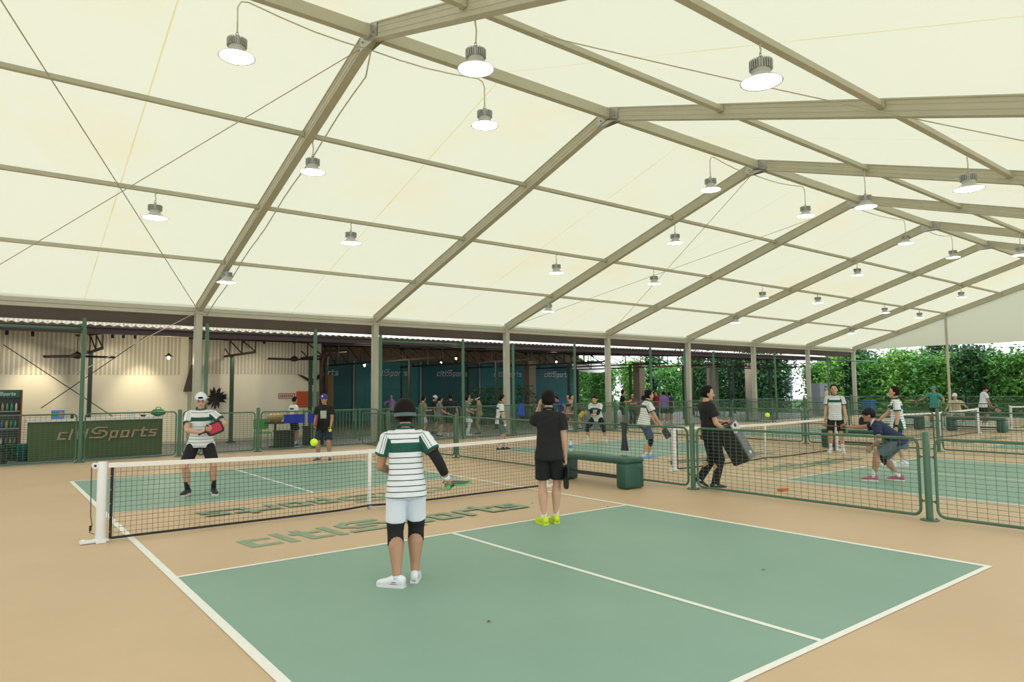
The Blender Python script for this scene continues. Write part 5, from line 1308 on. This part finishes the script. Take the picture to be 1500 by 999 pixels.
# --- crouching player
g6 = (G(1275, 707)+G(1311, 702))/2
p6 = person('crouching player in a black cap, navy shirt and pink shoes beyond the near fence', g6, 600, 86,
    dict(pel=(0, -.30, .72), spine=(0, .80, .62), lf=(-.12, .14, 0), rf=(.12, -.26, -10), lh=(-.15, .14, .62), el_l=(-.6, -.5, .5), rh=(.10, .72, .95), el_r=(.5, -.5, -.6), kn_l=(-.15, 1, .5), kn_r=(.25, 1, .2), curl_r=.95, curl_l=.3, hd_r=(0, 1, 0), hd_l=(0, .6, -.8), level=True, hpitch=4),
    dict(top=CL['navy'], bottom=('short', CL['slate']), cap=(CL['black'], False), collar=CL['white'], knee=((CL['black'], 1),), shoes='pink', sockh=.13, ease=.02, slen=.86), H=1.72, skin=1, vox=.009)
h = fist(p6, 1); paddle(h, p6['dir']((-.1, .95, .05)), p6['dir']((.1, .1, 1)), 'wooden-edged paddle stretched forward by the crouching player', M_pk, mat('paddle_brown', (.22, .10, .05), .5))
# --- striped partner facing left
g7 = G(1318, 684)
p7 = person('player in striped jersey facing left, standing behind the crouching player', g7, 566, 92,
    dict(lf=(-.07, .14, 0), rf=(.08, -.10, 0), lh=(-.20, .04, .80), rh=(.14, .36, .98), el_r=(.5, -1, 0), curl_r=.95, hyaw=0, hd_r=(.1, .9, .1), level=True),
    dict(top=J_back, bottom=('short', CL['dnavy']), wrist=((CL['black'], -1),), shoes='white', sockh=.22, slen=.72, hem=-.12, collar=cloth('jersey_green', GRN)), skin=0, vox=.010)
h = fist(p7, 1); paddle(h, p7['dir']((-.15, .95, .1)), p7['dir']((.9, .1, .35)), 'black paddle held out level by the striped player facing left', M_pk, M_pk)
# --- striped opponent at the net post of court two
g8 = G(1226, 663)
p8 = person('player in striped jersey facing the camera beside the second court net post', g8, 563, 176,
    dict(lf=(-.14, 0, 10), rf=(.14, 0, -10), rh=(.25, .05, .80), lh=(-.25, .05, .80), curl_r=.9, build=.94), dict(top=J_front, bottom=('short', CL['black']), collar=cloth('jersey_green', GRN), shoes='white', slen=.85, ease=.018), skin=0, vox=.011)
h = fist(p8, -1); paddle(h, p8['dir']((0, .35, -1)), p8['dir']((1, .2, 0)), 'green paddle hanging from the hand of the player at the second net post', M_pg, M_pg)
# --- player leaning forward on court two, beside the hanging jacket
g13 = (G(938, 675)+G(957, 671))/2
p13 = person('player in white and green jersey with a knee sleeve leaning forward beyond the bench', g13, 575, -72,
    dict(pel=(0, -.06, .88), spine=(0, .22, 1), lf=(-.14, .12, 0), rf=(.14, -.14, 0), kn_l=(-.2, 1, 0), kn_r=(.2, 1, 0), rh=(.20, .32, .78), lh=(-.16, .34, .76), curl_r=.95, curl_l=.5, level=True, hpitch=6),
    dict(top=J_front, bottom=('short', CL['denim']), collar=cloth('jersey_green', GRN), knee=((CL['black'], 1),), shoes='blue', sockh=.14, slen=.88, ease=.024), H=1.74, skin=0, vox=.011)
h = fist(p13, 1); paddle(h, p13['dir']((.1, .5, -.85)), p13['dir']((1, .3, 0)), 'white-edged paddle held low by the player beyond the bench', M_pk, M_white)
# --- yellow headband player, legs spread
g14 = (G(890, 649)+G(866, 650))/2 if False else (G(859, 648)+G(889, 647))/2
p14 = person('player with a yellow headband and black arm sleeves bending forward on the second court', g14, 581, 165,
    dict(pel=(0, -.10, .80), spine=(0, .45, 1), lf=(-.30, .0, 20), rf=(.30, 0, -20), kn_l=(-.5, 1, 0), kn_r=(.5, 1, 0), rh=(.05, .40, .88), lh=(-.05, .42, .90), curl_l=.9, curl_r=.9, level=True, hpitch=30),
    dict(top=J_front, bottom=('short', CL['black']), visor=CL['yellow'], brim=False, knee=((CL['black'], -1), (CL['black'], 1)), elbow=((CL['black'], -1), (CL['black'], 1)), shoes='cream', slen=.85, ease=.024), H=1.70, skin=0, vox=.012)
# --- boy in polo left of centre
g21 = G(733, 660)
p21 = person('young man in white polo with dark shorts facing right above the near net', g21, 578, -78,
    dict(lf=(-.10, .16, 0), rf=(.10, -.06, 0), rh=(.20, .10, .80), lh=(-.18, .14, .82), curl_r=.7, hpitch=10), dict(top=J_front, bottom=('short', CL['slate']), collar=cloth('jersey_green', GRN), shoes='black', slen=.88, ease=.022), skin=0, vox=.012)
h = fist(p21, 1); c = MB(); c.ell((0, 0, 0), (.037, .037, .037), 0, None, 16, 12); tag(c.build('pickleball', M_white, None, True, loc=h), 'pale ball in the hand of the young man facing right', 'ball')
# --- background people: (label, px, foot y or Y plane, head top y, heading, pose, fit, skin)
bg = [
 ('man in a white T-shirt standing behind the farthest fence left of the striped player', (1211, 19.2), 566, 178, {}, dict(top=CL['cream'], bottom=('long', CL['khaki']), shoes='grey'), 0),
 ('player in teal shirt and cap with arms spread before the bamboo hedge', (29.4, 9.0), None, 150, dict(rh=(.52, .25, 1.12), lh=(-.50, .25, 1.1), lf=(-.15, 0), rf=(.15, 0)), dict(top=CL['teal'], bottom=('short', CL['black']), cap=(CL['teal'], False), shoes='grey'), 1),
 ('player in a cream cap and tan shirt crouching before the bamboo hedge', (30.1, 8.5), None, 170, dict(pel=(0, -.22, .66), spine=(0, .45, 1), lf=(-.25, .05), rf=(.25, .05), kn_l=(-.5, 1, .2), kn_r=(.5, 1, .2), rh=(.30, .30, .72), lh=(-.48, .35, .82), level=True), dict(top=CL['cream'], bottom=('short', CL['white']), cap=(CL['white'], False), shoes='white'), 0),
 ('player in a white shirt looking down to the right before the hedge', (31.0, 7.8), None, -70, dict(spine=(0, .12, 1), rh=(.18, .28, .80), lh=(-.15, .32, .82), level=True, hpitch=22), dict(top=CL['white'], bottom=('short', CL['black']), shoes='white', cap=(CL['black'], False)), 1),
 ('man in black standing in profile left of the group by the pillar', (912, 18.9), 571, -75, dict(rh=(.2, .3, 1.2), el_r=(.3, -1, -.5)), dict(top=CL['black'], bottom=('short', CL['black']), shoes='black'), 0),
 ('person in a brown top with folded arms leaning by the dark pillar', (926, 19.8), 577, -160, dict(rh=(-.10, .22, 1.15), lh=(.10, .26, 1.13), el_r=(1, 0, -.4), el_l=(-1, 0, -.4)), dict(top=CL['brown'], bottom=('long', CL['black']), shoes='black', sleeve=.6), 0),
 ('person in dark blue standing behind the player leaning forward', (947, 20.6), 571, 175, {}, dict(top=CL['navy'], bottom=('long', CL['dnavy']), shoes='black'), 1),
 ('person in grey and red at the edge of the group beyond the leaning player', (962, 20.6), 573, 150, {}, dict(top=CL['red'], bottom=('long', CL['black']), shoes='black', long=.3), 0),
 ('person in a purple shirt and dark shorts seen from behind in the group', (973, 19.0), 573, 15, dict(lf=(-.12, 0), rf=(.12, 0)), dict(top=CL['purple'], bottom=('short', CL['black']), shoes='white'), 1),
 ('person in a navy shirt and black shorts at the right end of the group', (981, 19.1), 574, 10, dict(lf=(-.12, 0), rf=(.12, 0)), dict(top=CL['dnavy'], bottom=('short', CL['black']), shoes='white'), 0),
 ('woman raising both arms over her head to tie her hair behind the back fence', (834, 19.0), 581, -120, dict(spine=(0, .15, 1), rh=(.06, -.02, 1.62), lh=(-.06, -.04, 1.64), el_r=(1, .3, .2), el_l=(-1, .3, .2)), dict(top=CL['pink'], bottom=('short', CL['grey']), shoes='white', sleeve=.0, long=.4), 0),
 ('person bending over in a brown and yellow outfit behind the yellow-headband player', (850, 18.6), 596, 100, dict(pel=(0, -.15, .85), spine=(0, 1.0, .35), rh=(.15, .6, .7), lh=(-.15, .6, .72), lf=(-.12, 0), rf=(.12, 0)), dict(top=CL['brown'], bottom=('short', CL['yellow']), shoes='black'), 0),
 ('person in a blue top leaning left of the woman with raised arms', (822, 19.6), 598, 130, dict(pel=(0, -.1, .8), spine=(0, .5, .8)), dict(top=CL['blue'], bottom=('short', CL['pink']), shoes='white', sleeve=.3), 0),
 ('woman in a lilac headscarf and lilac top far behind the back fence', (573, 29.0), 582, 160, dict(rh=(.3, .2, 1.1), el_r=(1, -.3, 0)), dict(top=CL['lilac'], bottom=('long', CL['denim']), shoes='grey', hijab=CL['lilac'], hair='none', sleeve=1.8), 1),
 ('person with short dark hair in a khaki top right of the striped man', (619, 20.0), 580, -60, dict(rh=(.15, .3, 1.1), hpitch=8), dict(top=CL['khaki'], bottom=('short', CL['white']), shoes='black'), 0),
 ('person in a white cap and black top in the queue behind the back fence', (635, 20.6), 579, -80, dict(hpitch=10), dict(top=CL['black'], bottom=('short', CL['black']), shoes='black', cap=(CL['white'], False)), 0),
 ('person in a grey T-shirt holding a white sheet in the queue', (643, 19.0), 586, -70, dict(rh=(.2, .3, 1.0), lh=(-.12, .34, .98), hpitch=14), dict(top=CL['grey'], bottom=('short', CL['olive']), shoes='black'), 0),
 ('man in a black T-shirt seen from behind, tallest in the queue', (660, 19.0), 577, 8, dict(rh=(.3, .0, .85), build=1.08), dict(top=CL['black'], bottom=('short', CL['black']), shoes='white', hth=.008), 1),
 ('person with black hair and pale skirt in the queue right of the tall man', (684, 19.0), 583, -85, dict(rh=(.12, .2, 1.0)), dict(top=CL['grey'], bottom=('skirt', CL['pale']), shoes='white', long=.3), 0),
 ('person with a white visor and khaki outfit looking down in the queue', (702, 19.2), 583, 85, dict(rh=(.1, .3, 1.1), lh=(-.1, .3, 1.1), hpitch=22), dict(top=CL['khaki'], bottom=('long', CL['khaki']), visor=CL['white'], shoes='black', sleeve=.9), 0),
 ('person in a pale blue top far behind the queue', (688, 27.0), 577, 175, dict(hyaw=20), dict(top=CL['pale'], bottom=('long', CL['dnavy']), shoes='grey', sleeve=1.5), 0),
 ('man in white and black jersey standing sideways behind the blue banners', (430, 18.7), 581, -60, dict(rh=(.2, .22, 1.0), lh=(-.2, .2, 1.0), hyaw=10), dict(top=J_front, bottom=('short', CL['black']), shoes='black', hth=.006), 1),
]
for i, (lab, pos, top, face, pose, fit, skn) in enumerate(bg):
    if top is None: xy = pos; Hh = 1.72
    else: q = onY(pos[0], 600, pos[1]); xy = (q[0], q[1]); Hh = None
    if top is not None and ('pel' in pose): Hh = 1.66
    pb = person(lab, xy, top or 570, face, dict(pose), dict(fit), H=Hh, skin=skn, vox=.017)
    if 'white sheet' in lab:
        h = fist(pb, 1); c = MB(); d = pb['dir']((.3, .9, -.3)); n_ = pb['dir']((0, .3, 1)); c.box((0, 0, 0), (.15, .10, .004), 0, ax=(d, np.cross(n_, d), n_)); tag(c.build('paper_sheet', CL['pale'], None, loc=h+d*.12), 'white paper sheet held out over the fence in the queue', 'paper')
    if 'teal shirt' in lab:
        h = fist(pb, 1); paddle(h, pb['dir']((.7, .2, .1)), pb['dir']((0, .3, 1)), 'brown paddle held out by the player in teal', mat('paddle_tan', (.35, .2, .08), .5), M_pk)
    if 'tan shirt' in lab:
        h = fist(pb, -1); paddle(h, pb['dir']((-.7, .2, -.4)), pb['dir']((.3, 1, .2)), 'pale paddle held by the crouching player in tan', mat('paddle_pale', (.5, .48, .4), .5), M_pk)
    if 'looking down to the right' in lab:
        h = fist(pb, 1); paddle(h, pb['dir']((0, .8, -.5)), pb['dir']((1, .3, 0)), 'reddish paddle held low by the white-shirted player before the hedge', mat('paddle_rose', (.40, .20, .18), .5), M_pk)
